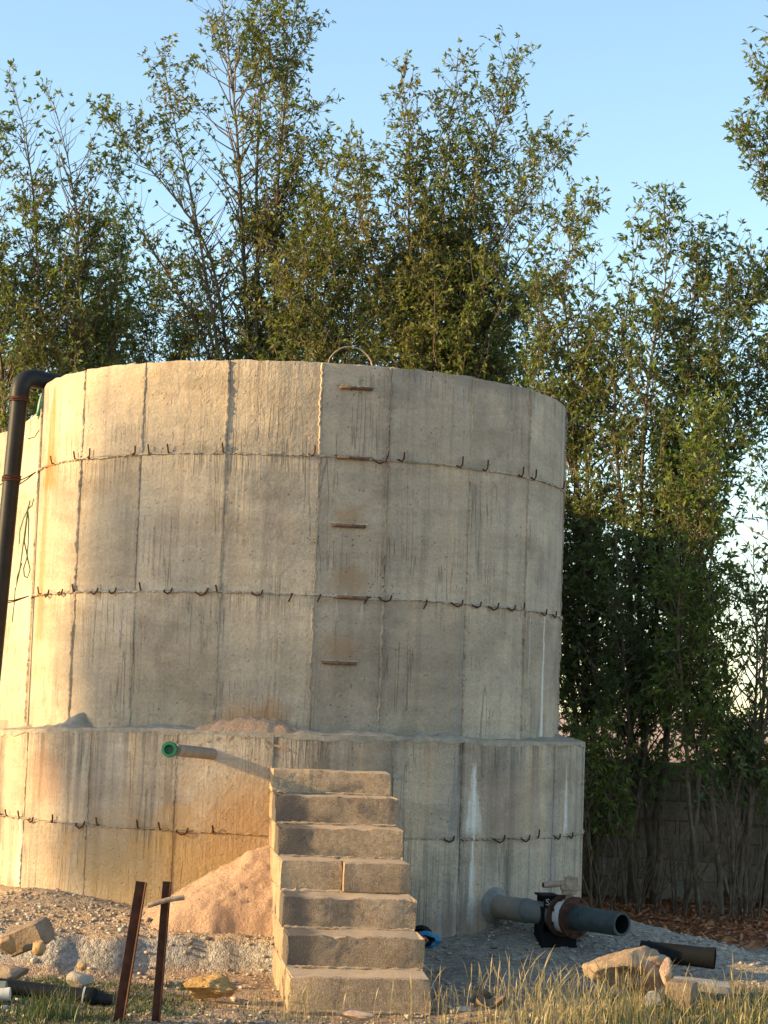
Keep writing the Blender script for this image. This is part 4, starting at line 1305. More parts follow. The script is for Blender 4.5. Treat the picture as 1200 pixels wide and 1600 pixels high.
# broken rocks on the right
rock('broken_rock', 'big tan boulder with a dark hollow in front of the open pipe', onto(978, 1510, 12.9), (0.255, 0.18, 0.165), M['stone_tan'], 21, rough=0.16, cuts=7, sub=5, dent=((0.05, -0.72, -0.22), 0.36, 0.75))
rock('broken_rock', 'tan wedge of broken rock resting on the hollow boulder', onto(1022, 1496, 12.85), (0.105, 0.09, 0.06), M['stone_tan'], 22, rough=0.14, sub=4)
rock('stone', 'upright pinkish stone wedged between broken rock and squared stone', onto(1040, 1514, 12.7), (0.048, 0.045, 0.085), M['stone_pink'], 23, rough=0.08)
slab('squared_stone', 'squared orange brown stone standing in the grass under the loose pipe', onto(1065, 1551, 12.35), (0.16, 0.15, 0.15), M['stone_brown'], (R(2), R(3), R(-20)), 24, 0.012)
slab('stone_slab', 'thin grey slab lying behind the squared stone', onto(1098, 1536, 12.6), (0.34, 0.22, 0.05), M['stone_grey'], (R(2), R(4), R(-8)), 25, 0.012)
rock('stone', 'rounded pale stone nestled in grass below the hollow boulder', onto(1020, 1561, 12.3), (0.052, 0.05, 0.06), M['stone_grey'], 26, rough=0.05, cuts=3)
rock('stone', 'flat grey stone beside the bottom step among grass stalks', onto(733, 1572, 11.7), (0.07, 0.06, 0.018), M['stone_grey'], 27, rough=0.05)
# dead leaves heap right of stairs
def dead_leaf(px, py, Y, s, rot, label, seed):
    rr = random.Random(seed)
    n = 7
    V, fs = [], []
    for i in range(n):
        t = i / (n - 1)
        w = math.sin(math.pi * min(1, t * 0.95 + 0.04)) * 0.36
        for j in (-1, -0.5, 0, 0.5, 1):
            V.append(Vector(((t - 0.5) * s, j * w * s, (abs(j) ** 1.5) * 0.22 * s + 0.12 * s * math.sin(t * 5 + seed) + rr.uniform(-0.01, 0.01) * s)))
    for i in range(n - 1):
        for j in range(4):
            fs.append((i * 5 + j, i * 5 + j + 1, (i + 1) * 5 + j + 1, (i + 1) * 5 + j))
    mb = MB(); mb.add(V, fs)
    me = mb.mesh('dead_leaf'); me.materials.append(M['deadleaf'])
    me.polygons.foreach_set('use_smooth', [True] * len(me.polygons))
    o = bpy.data.objects.new('dead_leaf', me); sc.collection.objects.link(o)
    p_ = at(px, py, Y); p_.z = max(p_.z, gz(p_.x, p_.y) + 0.02)
    o.location = p_; o.rotation_euler = rot
    md = o.modifiers.new('thickness', 'SOLIDIFY'); md.thickness = 0.002
    tag(o, label, 'dead leaf', 'curled dead leaves right of the stairs')
M['deadleaf'] = simple('dead_leaf', (0.10, 0.07, 0.05), (0.20, 0.15, 0.11), 16, 0.9, 0, 0.3, 0.004, 0.1)
dead_leaf(754, 1556, 11.75, 0.13, (R(40), R(10), R(30)), 'upper curled brown dead leaf on the grey soil right of the stairs', 1)
dead_leaf(768, 1572, 11.6, 0.16, (R(-15), R(5), R(170)), 'lower and wider dead leaf on the grey soil right of the stairs', 2)
dead_leaf(742, 1568, 11.65, 0.10, (R(20), R(-20), R(80)), 'small dead leaf touching the flat grey stone', 3)

# blue plastic bag behind the stairs
bc = at(664, 1468, 12.95)
bag = thing('plastic_bag', 'crumpled blue plastic bag, black and red inside, behind the stairs', 'bag', (bc.x, bc.y, gz(bc.x, bc.y)))
def crumple(c, sx, sy, sz, seed, bend=0):
    V, fs = [], []
    nu, nv = 26, 10
    for j in range(nv):
        v_ = j / (nv - 1)
        for i in range(nu):
            a = 2 * math.pi * i / nu
            tw = 0.35 + 0.65 * math.cos((v_ - 0.5) * 2.2)
            k = 1 + 0.35 * (float(fbm(math.cos(a) * 2.3 + seed, math.sin(a) * 2.3, v_ * 5, seed, 3)) - 0.5) * 2
            V.append(c + Vector((math.cos(a) * sx, (v_ - 0.5) * 2 * sy, math.sin(a) * sz)) * (k * tw))
    for j in range(nv - 1):
        for i in range(nu):
            i2 = (i + 1) % nu
            fs.append((j * nu + i, j * nu + i2, (j + 1) * nu + i2, (j + 1) * nu + i))
    fs.append(tuple((nv - 1) * nu + i for i in range(nu)))
    mb = MB(); mb.add(V, fs)
    return mb
link('bag_skin', crumple(bc, 0.088, 0.09, 0.052, 3).mesh('bag_skin'), M['blue'], bag, 70)
link('dark_lining', crumple(bc + Vector((-0.03, 0.03, 0.03)), 0.075, 0.07, 0.05, 5).mesh('dark_lining'), M['black_dull'], bag, 70)
link('red_cloth', crumple(bc + Vector((-0.025, -0.055, 0.0)), 0.045, 0.03, 0.026, 7).mesh('red_cloth'), M['red'], bag, 70)

# ------------------------------------------------------------------ boundary wall of blocks
wp = lambda x: 20.75 + (2.8 - x) * 0.40
wall = thing('boundary_wall', 'dim concrete block boundary wall behind the trees', 'wall', (2.8, wp(2.8), 0))
wyaw = math.atan2(-0.40, 1)
wd = Vector((1, -0.40, 0)).normalized()
def wblock(seed):
    mb = MB(); rr = random.Random(seed)
    mb.box((0, 0, 0), (0.39, 0.15, 0.178))
    me = mb.mesh('block')
    import bmesh
    bm = bmesh.new(); bm.from_mesh(me)
    bmesh.ops.bevel(bm, geom=bm.edges[:], offset=0.008, segments=1, affect='EDGES')
    for v_ in bm.verts: v_.co += Vector((rr.uniform(-.003, .003), rr.uniform(-.003, .003), rr.uniform(-.003, .003)))
    bm.to_mesh(me); bm.free(); me.materials.append(M['wallblock'])
    return me
wms = [wblock(k) for k in range(5)]
nb = 30
for r_ in range(7):
    for k in range(nb):
        s = (k - nb / 2 + (0.5 if r_ % 2 else 0)) * 0.402 - 0.6
        o = bpy.data.objects.new('block', random.choice(wms)); sc.collection.objects.link(o); o.parent = wall
        o.location = wd * s + Vector((0, random.uniform(-0.004, 0.004) - (0.03 if r_ == 4 else 0), -0.02 + 0.09 + r_ * 0.190))
        o.rotation_euler = (0, 0, wyaw)
mb = MB(); mb.box(Vector((2.8, wp(2.8), 0.62)) - wd * 0.5, (nb * 0.402, 0.11, 1.36), Matrix.Rotation(wyaw, 3, 'Z'))
link('mortar_core', mb.mesh('mortar_core'), M['mortar'], wall)

# ------------------------------------------------------------------ trees
def seg_tubes(P0, P1, R0, R1, sides=3):
    """vectorised open prisms for many twig segments"""
    d = P1 - P0
    L = np.linalg.norm(d, axis=1, keepdims=True) + 1e-9
    d = d / L
    ref = np.where(np.abs(d[:, 2:3]) < 0.9, np.array([[0, 0, 1.0]]), np.array([[1.0, 0, 0]]))
    a = np.cross(d, ref); a /= np.linalg.norm(a, axis=1, keepdims=True) + 1e-9
    b = np.cross(d, a)
    V, n = [], len(P0)
    for k in range(sides):
        t = 2 * math.pi * k / sides
        o = a * math.cos(t) + b * math.sin(t)
        V.append(P0 + o * R0[:, None]); V.append(P1 + o * R1[:, None])
    V = np.stack(V, 1).reshape(-1, 3)
    base = np.arange(n)[:, None] * (2 * sides)
    Fq = []
    for k in range(sides):
        k2 = (k + 1) % sides
        Fq.append(np.concatenate([base + 2 * k, base + 2 * k2, base + 2 * k2 + 1, base + 2 * k + 1], 1))
    return V, np.stack(Fq, 1).reshape(-1, 4)

def make_leaves(C, D, size, g):
    """one folded leaf (two faces) per row; C base point, D direction"""
    n = len(C)
    D = D / (np.linalg.norm(D, axis=1, keepdims=True) + 1e-9)
    rnd = g.normal(size=(n, 3))
    S = np.cross(D, rnd); S /= np.linalg.norm(S, axis=1, keepdims=True) + 1e-9
    Nn = np.cross(S, D)
    ln = (size * g.uniform(0.45, 1.4, n))[:, None]
    w = ln * g.uniform(0.15, 0.22, n)[:, None]
    tip = C + D * ln - np.array([[0, 0, 1]]) * ln * g.uniform(0.0, 0.25, n)[:, None]
    mid = C + D * ln * 0.45
    fold = g.uniform(0.15, 0.5, n)[:, None]
    Lf = mid + S * w + Nn * w * fold
    Rt = mid - S * w + Nn * w * fold
    V = np.stack([C, Lf, tip, Rt], 1).reshape(-1, 3)
    b = np.arange(n)[:, None] * 4
    Ft = np.concatenate([np.concatenate([b, b + 1, b + 2], 1), np.concatenate([b, b + 2, b + 3], 1)], 0)
    return V, Ft

def interp_poly(pts, k):
    """Catmull-like smooth resample"""
    pts = np.asarray(pts, float)
    seg = np.linalg.norm(np.diff(pts, axis=0), axis=1)
    s = np.concatenate([[0], np.cumsum(seg)])
    t = np.linspace(0, s[-1], k)
    out = np.stack([np.interp(t, s, pts[:, i]) for i in range(3)], 1)
    for _ in range(3):
        out[1:-1] = (out[:-2] + 2 * out[1:-1] + out[2:]) / 4
    return out

def tree(name, label, base_px, Y, stems, seed, leaf, size=0.062, gapthr=0.36, group='tall hedge trees behind the tanks', cat='tree', tw_leaf=6, spacing=0.055, world_base=None):
    """stems: (list of (px, py, dY), env radius list along the stem from ground to tip [(t, r)], density, first t with branches)"""
    g = np.random.default_rng(seed)
    bx = at(base_px, 1400, Y).x
    bz = gz(bx, Y)
    if world_base is not None:
        bx, Y = world_base; bz = gz(bx, Y)
    base = Vector((bx, Y, bz))
    P0, P1, R0s, R1s = [], [], [], []
    thick = MB()
    LC, LD = [], []
    for si, st in enumerate(stems):
        cps, env, dens, tmin = st
        pts = [np.array([bx + g.normal(0, 0.10), Y + g.normal(0, 0.08), bz - 0.08])]
        w0 = at(cps[0][0], cps[0][1], Y + (cps[0][2] if len(cps[0]) > 2 else 0)) if world_base is None else Vector(cps[0])
        # a knee low down so that the stems fan out from the stool
        knee = pts[0] * 0.6 + np.array(w0) * 0.4; knee[2] = bz + (w0.z - bz) * 0.5
        knee[0] = pts[0][0] * 0.35 + w0.x * 0.65
        pts.append(knee)
        for c_ in cps:
            pts.append(np.array(at(c_[0], c_[1], Y + (c_[2] if len(c_) > 2 else 0) + g.normal(0, 0.12))) if world_base is None else np.array(c_, float))
        pl = interp_poly(pts, 34)
        wob = g.normal(0, 0.022, pl.shape); wob[0] = 0
        pl = pl + np.cumsum(wob, 0) * 0.3
        L = float(np.linalg.norm(np.diff(pl, axis=0), axis=1).sum())
        rb = 0.0042 * L + 0.012
        rad = [max(rb * (1 - i / 33) ** 0.8, 0.005) for i in range(34)]
        thick.tube([Vector(p_) for p_ in pl], rad, 6)
        et, er = zip(*env); er = [q_ * 1.6 for q_ in er]
        nb_ = int(L / spacing * dens)
        ga = g.uniform(0, 6.28)
        for k in range(nb_):
            t = tmin + (1 - tmin) * (k + g.uniform(0, 1)) / nb_
            t = min(t, 0.995)
            x = t * 33; i = int(x); f_ = x - i
            p_ = pl[i] * (1 - f_) + pl[min(i + 1, 33)] * f_
            tang = pl[min(i + 1, 33)] - pl[i]; tang /= np.linalg.norm(tang) + 1e-9
            ga += 2.4 + g.normal(0, 0.5)
            out = np.array([math.cos(ga), math.sin(ga), 0])
            elev = R(g.uniform(22, 58))
            dirn_ = out * math.cos(elev) + (np.array([0, 0, 1]) * 0.7 + tang * 0.3) * math.sin(elev)
            Lb = float(np.interp(t, et, er)) * g.uniform(0.45, 1.1)
            if Lb < 0.05: continue
            nseg = 5
            bp = [p_]
            dcur = dirn_.copy()
            for q in range(nseg):
                dcur = dcur + np.array([0, 0, 0.10]) + g.normal(0, 0.12, 3)
                dcur /= np.linalg.norm(dcur)
                bp.append(bp[-1] + dcur * Lb / nseg)
            r_b = min(0.004 + 0.009 * Lb, rad[i] * 0.8)
            for q in range(nseg):
                P0.append(bp[q]); P1.append(bp[q + 1]); R0s.append(r_b * (1 - q / nseg * 0.8)); R1s.append(r_b * (1 - (q + 1) / nseg * 0.8))
            # twigs
            ntw = max(2, int(Lb * 21))
            for q in range(ntw):
                tt = 0.18 + 0.82 * (q + g.uniform(0, 1)) / ntw
                x2 = min(tt, 0.999) * nseg; i2 = int(x2); f2 = x2 - i2
                tp = bp[i2] * (1 - f2) + bp[i2 + 1] * f2
                if 0.6 * vn3(tp[0] * 1.5 + seed, tp[1] * 1.5, tp[2] * 1.5, 77) + 0.4 * vn3(tp[0] * 4.6 + seed, tp[1] * 4.6, tp[2] * 4.6, 78) < gapthr + 0.075: 
                    continue
                td = g.normal(0, 0.75, 3) + (bp[i2 + 1] - bp[i2]) / (Lb / nseg) * 0.6 + np.array([0, 0, 0.35])
                td /= np.linalg.norm(td)
                tl = g.uniform(0.09, 0.26)
                te = tp + td * tl
                P0.append(tp); P1.append(te); R0s.append(0.0035); R1s.append(0.0018)
                nl = tw_leaf + g.integers(0, 4)
                for z_ in range(nl):
                    along = g.uniform(0.85, 1.0) if z_ < nl * 0.35 else g.uniform(0.15, 0.9)
                    LC.append(tp + td * tl * along)
                    ld = td * g.uniform(0.25, 1.0) + g.normal(0, 0.6, 3) - np.array([0, 0, g.uniform(0, 0.5)])
                    LD.append(ld)
            # rosette at the branch tip
            for z_ in range(tw_leaf + 2):
                LC.append(bp[-1]); LD.append(dcur * 0.8 + g.normal(0, 0.55, 3))
    root = thing(name, label, cat, base, group)
    tb = thick.mesh('trunk')
    link('trunk', tb, M['bark'], root, 60)
    V, Fq = seg_tubes(np.array(P0), np.array(P1), np.array(R0s), np.array(R1s))
    bo = link('branches', np_mesh('branches', V, Fq), M['bark'], root); bo['kind'] = 'stuff'
    V, Ft = make_leaves(np.array(LC), np.array(LD), size, g)
    link('crown', np_mesh('crown', V, Ft), leaf, root)
    return len(LC)

E = lambda *a: list(a)
narrow = E((0, .15), (.3, .5), (.6, .62), (.85, .42), (1, .15))
wide = E((0, .2), (.3, .75), (.6, .85), (.85, .55), (1, .2))
slim = E((0, .1), (.3, .35), (.7, .38), (1, .12))
tot = 0
tot += tree('tall_tree', 'tree at the far left whose lone thin tip rises above its rounded crown', 60, 23.6,
     [([(70, 560), (58, 360), (46, 200), (17, 118)], E((0, .2), (.4, .7), (.7, .55), (.88, .3), (1, .12)), 1.0, .2),
      ([(110, 560), (125, 390), (110, 250), (84, 150)], wide, 1.0, .2), ([(0, 560), (-30, 380), (-20, 190)], wide, 1.0, .2), ([(170, 560), (185, 430), (178, 330)], slim, 0.9, .2)], 101, M['leaf'], gapthr=0.40)
tot += tree('tall_tree', 'tallest sparse tree rising straight up behind the tank to the top edge', 390, 24.0,
     [([(390, 560), (385, 350), (372, 150), (352, -40)], E((0, .15), (.35, .6), (.6, .75), (.85, .6), (1, .25)), 0.95, .22),
      ([(430, 560), (432, 300), (445, 120), (455, 10)], E((0, .15), (.35, .5), (.6, .55), (.85, .5), (1, .2)), 0.9, .22),
      ([(360, 560), (325, 370), (240, 265), (155, 175)], E((0, .1), (.4, .4), (.7, .55), (1, .2)), 1.0, .3),
      ([(340, 570), (270, 440), (205, 340), (170, 270)], E((0, .1), (.4, .4), (.7, .5), (1, .2)), 0.9, .3),
      ([(350, 560), (310, 330), (275, 180), (258, 85)], E((0, .1), (.35, .45), (.65, .5), (1, .2)), 0.8, .25),
      ([(415, 560), (458, 350), (490, 230)], E((0, .1), (.35, .4), (.7, .45), (1, .2)), 0.8, .25),
      ([(400, 560), (400, 300), (405, 80), (400, -30)], E((0, .1), (.35, .4), (.7, .5), (1, .2)), 0.7, .3)], 102, M['leaf_brown'], gapthr=0.36)
tot += tree('small_tree', 'small slender tree filling the gap between the two tallest crowns', 505, 23.2,
     [([(500, 560), (515, 420), (535, 250)], E((0, .1), (.4, .6), (.7, .55), (1, .2)), 1.0, .2), ([(470, 560), (470, 440), (480, 320)], wide, 1.0, .2), ([(540, 560), (550, 420), (565, 300)], wide, 0.9, .2)], 103, M['leaf_brown'], gapthr=0.38)
tot += tree('broad_tree', 'broad many stemmed tree with brownish upper leaves leaning toward the open sky', 680, 22.8,
     [([(670, 560), (695, 380), (765, 220), (790, 95)], E((0, .2), (.35, .7), (.7, .62), (.9, .35), (1, .18)), 1.0, .2),
      ([(650, 560), (640, 350), (642, 210), (628, 115)], E((0, .2), (.35, .6), (.7, .5), (1, .12)), 0.85, .2),
      ([(700, 560), (745, 400), (815, 300), (868, 235)], E((0, .2), (.35, .65), (.7, .6), (1, .25)), 1.0, .2),
      ([(680, 560), (690, 310), (708, 160), (715, 85)], E((0, .2), (.35, .6), (.7, .45), (1, .15)), 0.9, .2),
      ([(640, 560), (590, 420), (565, 330), (575, 235)], E((0, .2), (.35, .6), (.7, .5), (1, .2)), 0.9, .2),
      ([(720, 560), (790, 430), (865, 330)], E((0, .2), (.35, .8), (.75, .75), (1, .4)), 1.1, .2), ([(730, 560), (800, 500), (860, 450)], wide, 1.0, .3), ([(690, 570), (680, 470), (690, 400)], wide, 1.2, .2)], 104, M['leaf_brown'], gapthr=0.33)
tot += tree('slender_tree', 'slender tree standing close behind the right edge of the tank', 930, 20.6,
     [([(915, 900), (895, 600), (885, 450), (905, 335)], E((0, .2), (.3, .45), (.7, .6), (1, .2)), 1.3, .12), ([(930, 900), (925, 640), (935, 500), (945, 420)], E((0, .2), (.3, .4), (.7, .5), (1, .2)), 1.0, .2),
      ([(870, 800), (840, 560), (832, 440)], E((0, .2), (.4, .4), (.8, .35), (1, .12)), 1.0, .15),
      ([(925, 1100), (910, 850), (920, 700)], E((0, .25), (.5, .5), (1, .25)), 1.2, .1), ([(925, 1240), (935, 1200)], E((0, .15), (.5, .28), (1, .18)), 1.5, .3)], 105, M['leaf'], gapthr=0.37)
tot += tree('dark_tree', 'dense dark tree with a pointed crown standing between tank and right edge', 1010, 20.1,
     [([(1000, 900), (1012, 600), (1040, 420), (1032, 318)], E((0, .2), (.4, .35), (.62, .45), (.85, .38), (1, .15)), 1.0, .15),
      ([(1060, 850), (1110, 580), (1165, 470), (1190, 440)], E((0, .15), (.4, .35), (.7, .55), (1, .35)), 1.3, .25),
      ([(985, 900), (955, 650), (975, 480), (990, 370)], E((0, .2), (.4, .35), (.7, .38), (1, .12)), 0.9, .15),
      ([(1030, 850), (1070, 560), (1090, 400)], E((0, .15), (.5, .4), (.8, .5), (1, .2)), 1.2, .25),
      ([(1070, 880), (1140, 680), (1200, 560)], E((0, .1), (.5, .4), (.8, .55), (1, .4)), 1.2, .35)], 106, M['leaf_dark'], gapthr=0.35)
tot += tree('edge_tree', 'tall loose tree cut off by the right edge of the photo', 1205, 20.0,
     [([(1275, 900), (1280, 500), (1245, 260), (1200, 105)], E((0, .0), (.6, .1), (.78, .40), (1, .15)), 0.85, .6),
      ([(1285, 600), (1275, 250), (1222, 45)], E((0, .0), (.5, .2), (.8, .42), (1, .15)), 0.85, .55),
      ([(1240, 640), (1225, 430), (1150, 372)], E((0, .05), (.6, .16), (1, .16)), 0.6, .6),
      ([(1260, 420), (1235, 300), (1165, 190)], E((0, .05), (.6, .22), (1, .14)), 0.8, .6)], 107, M['leaf_dark'], gapthr=0.44)
tot += tree('leafy_tree', 'bright green leafy young tree standing in front of the darker right trees', 1078, 19.0,
     [([(1088, 900), (1092, 750), (1098, 640)], E((0, .15), (.35, .3), (.7, .3), (1, .12)), 1.5, .3), ([(1062, 920), (1062, 820), (1060, 760)], E((0, .15), (.4, .28), (1, .15)), 1.4, .3),
      ([(1115, 900), (1122, 780), (1130, 700)], E((0, .1), (.4, .22), (1, .12)), 1.1, .35)], 108, M['leaf_bright'], gapthr=0.42, spacing=0.075)
tot += tree('leafy_shrub', 'bright yellow green leafy shrub spilling out behind the right edge of the plinth', 930, 18.9,
     [([(925, 1290), (922, 1200), (930, 1150)], E((0, .1), (.4, .22), (.8, .2), (1, .12)), 1.6, .42), ([(950, 1290), (948, 1220), (955, 1180)], E((0, .1), (.4, .2), (1, .12)), 1.6, .45)], 111, M['leaf_bright'], gapthr=0.34, group=None, cat='shrub')
tot += tree('low_tree', 'low dark bushy tree shading the boundary wall left of the bare stems', 985, 19.7,
     [([(975, 1100), (965, 950), (960, 820)], E((0, .12), (.3, .5), (.7, .5), (1, .2)), 1.2, .28), ([(1015, 1100), (1030, 980), (1040, 880)], E((0, .12), (.3, .5), (.7, .5), (1, .2)), 1.1, .28),
      ([(950, 1180), (935, 1120), (920, 1040)], E((0, .1), (.35, .4), (1, .2)), 1.2, .3)], 109, M['leaf_dark'], gapthr=0.53, spacing=0.11)
tot += tree('low_tree', 'low dark bushy tree at the right edge shading the red leaf litter', 1150, 19.3,
     [([(1130, 1100), (1125, 1000), (1130, 900)], E((0, .12), (.3, .5), (.7, .5), (1, .25)), 1.3, .3), ([(1175, 1100), (1178, 1000), (1172, 860)], E((0, .12), (.3, .5), (.7, .5), (1, .2)), 1.3, .3), ([(1200, 1100), (1215, 1000), (1225, 880)], E((0, .12), (.3, .55), (.7, .5), (1, .25)), 1.3, .3),
      ([(1188, 1000), (1192, 850), (1186, 720)], E((0, .1), (.5, .25), (.8, .4), (1, .2)), 0.9, .4), ([(1090, 1180), (1080, 1120), (1075, 1040)], E((0, .1), (.35, .4), (1, .2)), 1.3, .3), ([(1230, 1150), (1240, 1060)], E((0, .12), (.4, .5), (1, .2)), 1.3, .3)], 110, M['leaf_dark'], gapthr=0.45, spacing=0.075)
# lower dense hedge trees seen just above the rim
hedge = [(-60, 330, 'lowest hedge tree at the left edge above the black pipe'), (130, 345, 'bushy hedge tree right of the pipe elbow'), (275, 420, 'bushy hedge tree left of the tallest trunk'),
         (440, 430, 'low bushy tree seen above the middle of the rim'), (600, 400, 'bushy tree above the wire loop on the rim'), (775, 430, 'low airy tree above the right part of the rim')]
for k, (bx_, ty, lab) in enumerate(hedge):
    Yh = 25.2 + 0.35 * (k % 3)
    tot += tree('hedge_tree', lab, bx_, Yh,
        [([(bx_ - 35, 600), (bx_ - 40, 500), (bx_ - 30, ty + 30)], wide, 1.0, .3), ([(bx_ + 40, 600), (bx_ + 45, 510), (bx_ + 35, ty)], wide, 1.0, .3), ([(bx_, 600), (bx_ + 5, 540), (bx_, ty + 60)], wide, 1.0, .3)],
        200 + k, M['leaf_dark'] if k % 2 else M['leaf'], gapthr=0.42, spacing=0.07)

# unseen tall tree added on the left to shade the tank from the low sun
SB = Vector((-1.25, 15.05, 0)) + Vector((sdir.x, sdir.y, 0)).normalized() * 44
zc = 2.6 + 44 * math.tan(R(SUN_EL))
tree('added_shade_tree', 'unseen tall tree added beyond the left edge to shade the middle of the tank wall', 0, 0,
     [([(SB.x, SB.y, zc - 3.5), (SB.x + 0.1, SB.y + 0.1, zc - 1.2), (SB.x, SB.y + 0.15, zc + 0.9)], E((0, 0), (.78, .2), (.86, .6), (1, .3)), 1.3, .78),
      ([(SB.x, SB.y - 0.2, zc - 3.5), (SB.x - 0.1, SB.y - 0.4, zc - 1.2), (SB.x, SB.y - 0.4, zc + 0.7)], E((0, 0), (.8, .25), (.9, .5), (1, .3)), 1.2, .80)],
     401, M['leaf'], gapthr=0.45, group=None, world_base=(SB.x, SB.y))

# bare shrub stems in front of the wall
def bare_shrub(px, Y, n, h, label, seed):
    g = random.Random(seed)
    bx = at(px, 1400, Y).x; bz = gz(bx, Y)
    root = thing('bare_shrub', label, 'shrub', (bx, Y, bz), 'bare dry shrubs in front of the boundary wall')
    mb = MB()
    for k in range(n):
        a = g.uniform(0, 6.28); sp = g.uniform(0.05, 0.55); hh = h * g.uniform(0.5, 1.1)
        p_ = Vector((bx + g.uniform(-.12, .12), Y + g.uniform(-.1, .1), bz - 0.03))
        pts = [p_]; d_ = Vector((math.cos(a) * sp, math.sin(a) * sp, 1)).normalized()
        for q in range(6):
            d_ = (d_ + Vector((g.uniform(-.12, .12), g.uniform(-.12, .12), 0.02))).normalized()
            pts.append(pts[-1] + d_ * hh / 6)
        r_ = g.uniform(0.006, 0.013)
        mb.tube(pts, [r_ * (1 - i / 7.5) for i in range(7)], 4)
        for q in range(3):
            i = g.randint(2, 5)
            d2 = (d_ + Vector((g.uniform(-.8, .8), g.uniform(-.8, .8), 0.1))).normalized()
            mb.tube([pts[i], pts[i] + d2 * hh * 0.16, pts[i] + d2 * hh * 0.28 + Vector((0, 0, .03))], [r_ * .55, r_ * .4, r_ * .2], 3)
    o = link('stems', mb.mesh('stems'), M['drywood'], root, 60)
    o['kind'] = 'stuff'
bare_shrub(945, 18.6, 7, 1.0, 'bare dry shrub right beside the tank plinth', 1)
bare_shrub(1010, 18.7, 7, 0.9, 'bare dry shrub behind the valve handle and gravel mound', 2)
bare_shrub(1055, 18.9, 8, 1.1, 'bare dry shrub in the middle of the boundary wall', 3)
bare_shrub(1110, 18.4, 7, 0.7, 'low bare shrub spreading over the red leaf litter', 4)
bare_shrub(1165, 18.6, 12, 1.2, 'tallest bare shrub, close to the right edge of the photo', 5)

# ------------------------------------------------------------------ loose stuff on the ground
def scatter_stones(n, xr, yr, smin, smax, dens, seed):
    g = np.random.default_rng(seed)
    X = g.uniform(*xr, n); Y = g.uniform(*yr, n)
    keep = g.uniform(0, 1, n) < dens(X, Y)
    X, Y = X[keep], Y[keep]
    dTt = np.hypot(X - TC.x, Y - TC.y)
    k2 = dTt > RP + 0.01
    X, Y = X[k2], Y[k2]
    Z = ground_z(X, Y)
    n = len(X)
    s = np.exp(g.uniform(math.log(smin), math.log(smax), n))
    # 6-vertex jittered octahedra
    dirs = np.array([[1, 0, 0], [-1, 0, 0], [0, 1, 0], [0, -1, 0], [0, 0, 1], [0, 0, -1], [.6, .6, .5], [-.6, .6, .45], [-.6, -.6, .5], [.6, -.6, .45]])
    V = dirs[None] * g.uniform(0.6, 1.2, (n, 10, 1)) + g.normal(0, 0.12, (n, 10, 3))
    V *= np.stack([s * g.uniform(.7, 1.3, n), s * g.uniform(.7, 1.3, n), s * g.uniform(.4, .9, n)], -1)[:, None]
    a = g.uniform(0, 6.28, n)
    c, si = np.cos(a)[:, None], np.sin(a)[:, None]
    x = V[..., 0] * c - V[..., 1] * si; y = V[..., 0] * si + V[..., 1] * c
    V = np.stack([x + X[:, None], y + Y[:, None], V[..., 2] + (Z + s * 0.2)[:, None]], -1)
    f = np.array([[6, 2, 4], [2, 7, 4], [7, 1, 4], [1, 8, 4], [8, 3, 4], [3, 9, 4], [9, 0, 4], [0, 6, 4],
                  [0, 5, 2], [0, 2, 6], [2, 5, 1], [2, 1, 7], [1, 5, 3], [1, 3, 8], [3, 5, 0], [3, 0, 9]])
    Fq = (np.arange(n)[:, None, None] * 10 + f[None]).reshape(-1, 3)
    return V.reshape(-1, 3), Fq
def dens_g(X, Y):
    b_, m_, dn_, dT_ = ground_parts(X, Y)
    return np.clip(0.25 + b_ * 0.9 + m_ * 0.5 + 0.5 * sstep(0.5, 0.6, fbm(X * 1.5, Y * 1.5, 0, 41, 3)), 0, 1)
V1, F1 = scatter_stones(9000, (-3.2, 3.2), (10.9, 15.2), 0.006, 0.022, dens_g, 5)
V2, F2 = scatter_stones(300, (-3.0, 3.0), (11.0, 14.6), 0.018, 0.034, dens_g, 6)
gv = link('gravel', np_mesh('gravel', np.concatenate([V1, V2]), np.concatenate([F1, F2 + len(V1)])), M['gravel'])
tag(gv, 'loose gravel and small stones strewn over the soil', 'gravel', kind='stuff')

def blades(X, Y, h, w, lean, g, segs=4, head=0.0):
    n = len(X)
    Z = ground_z(X, Y)
    a = g.uniform(0, 6.28, n); b = a + g.uniform(1.2, 1.9, n)
    ld = np.stack([np.cos(a), np.sin(a), 0 * a], -1); sd_ = np.stack([np.cos(b), np.sin(b), 0 * b], -1)
    V, F4 = [], []
    for k in range(segs + 1):
        t = k / segs
        c = np.stack([X, Y, Z - 0.01], -1) + np.array([[0, 0, 1.0]]) * (h * t)[:, None] * (1 - 0.15 * t * t) + ld * (h * lean * t ** 2)[:, None]
        ww = w * (1 - t * 0.85)
        if head > 0 and k == segs - 1: ww = np.maximum(ww, head)
        V += [c - sd_ * ww[:, None], c + sd_ * ww[:, None]]
    V = np.stack(V, 1).reshape(-1, 3)
    base = np.arange(n)[:, None] * (2 * (segs + 1))
    for k in range(segs):
        F4.append(np.concatenate([base + 2 * k, base + 2 * k + 1, base + 2 * k + 3, base + 2 * k + 2], 1))
    return V, np.stack(F4, 1).reshape(-1, 4)
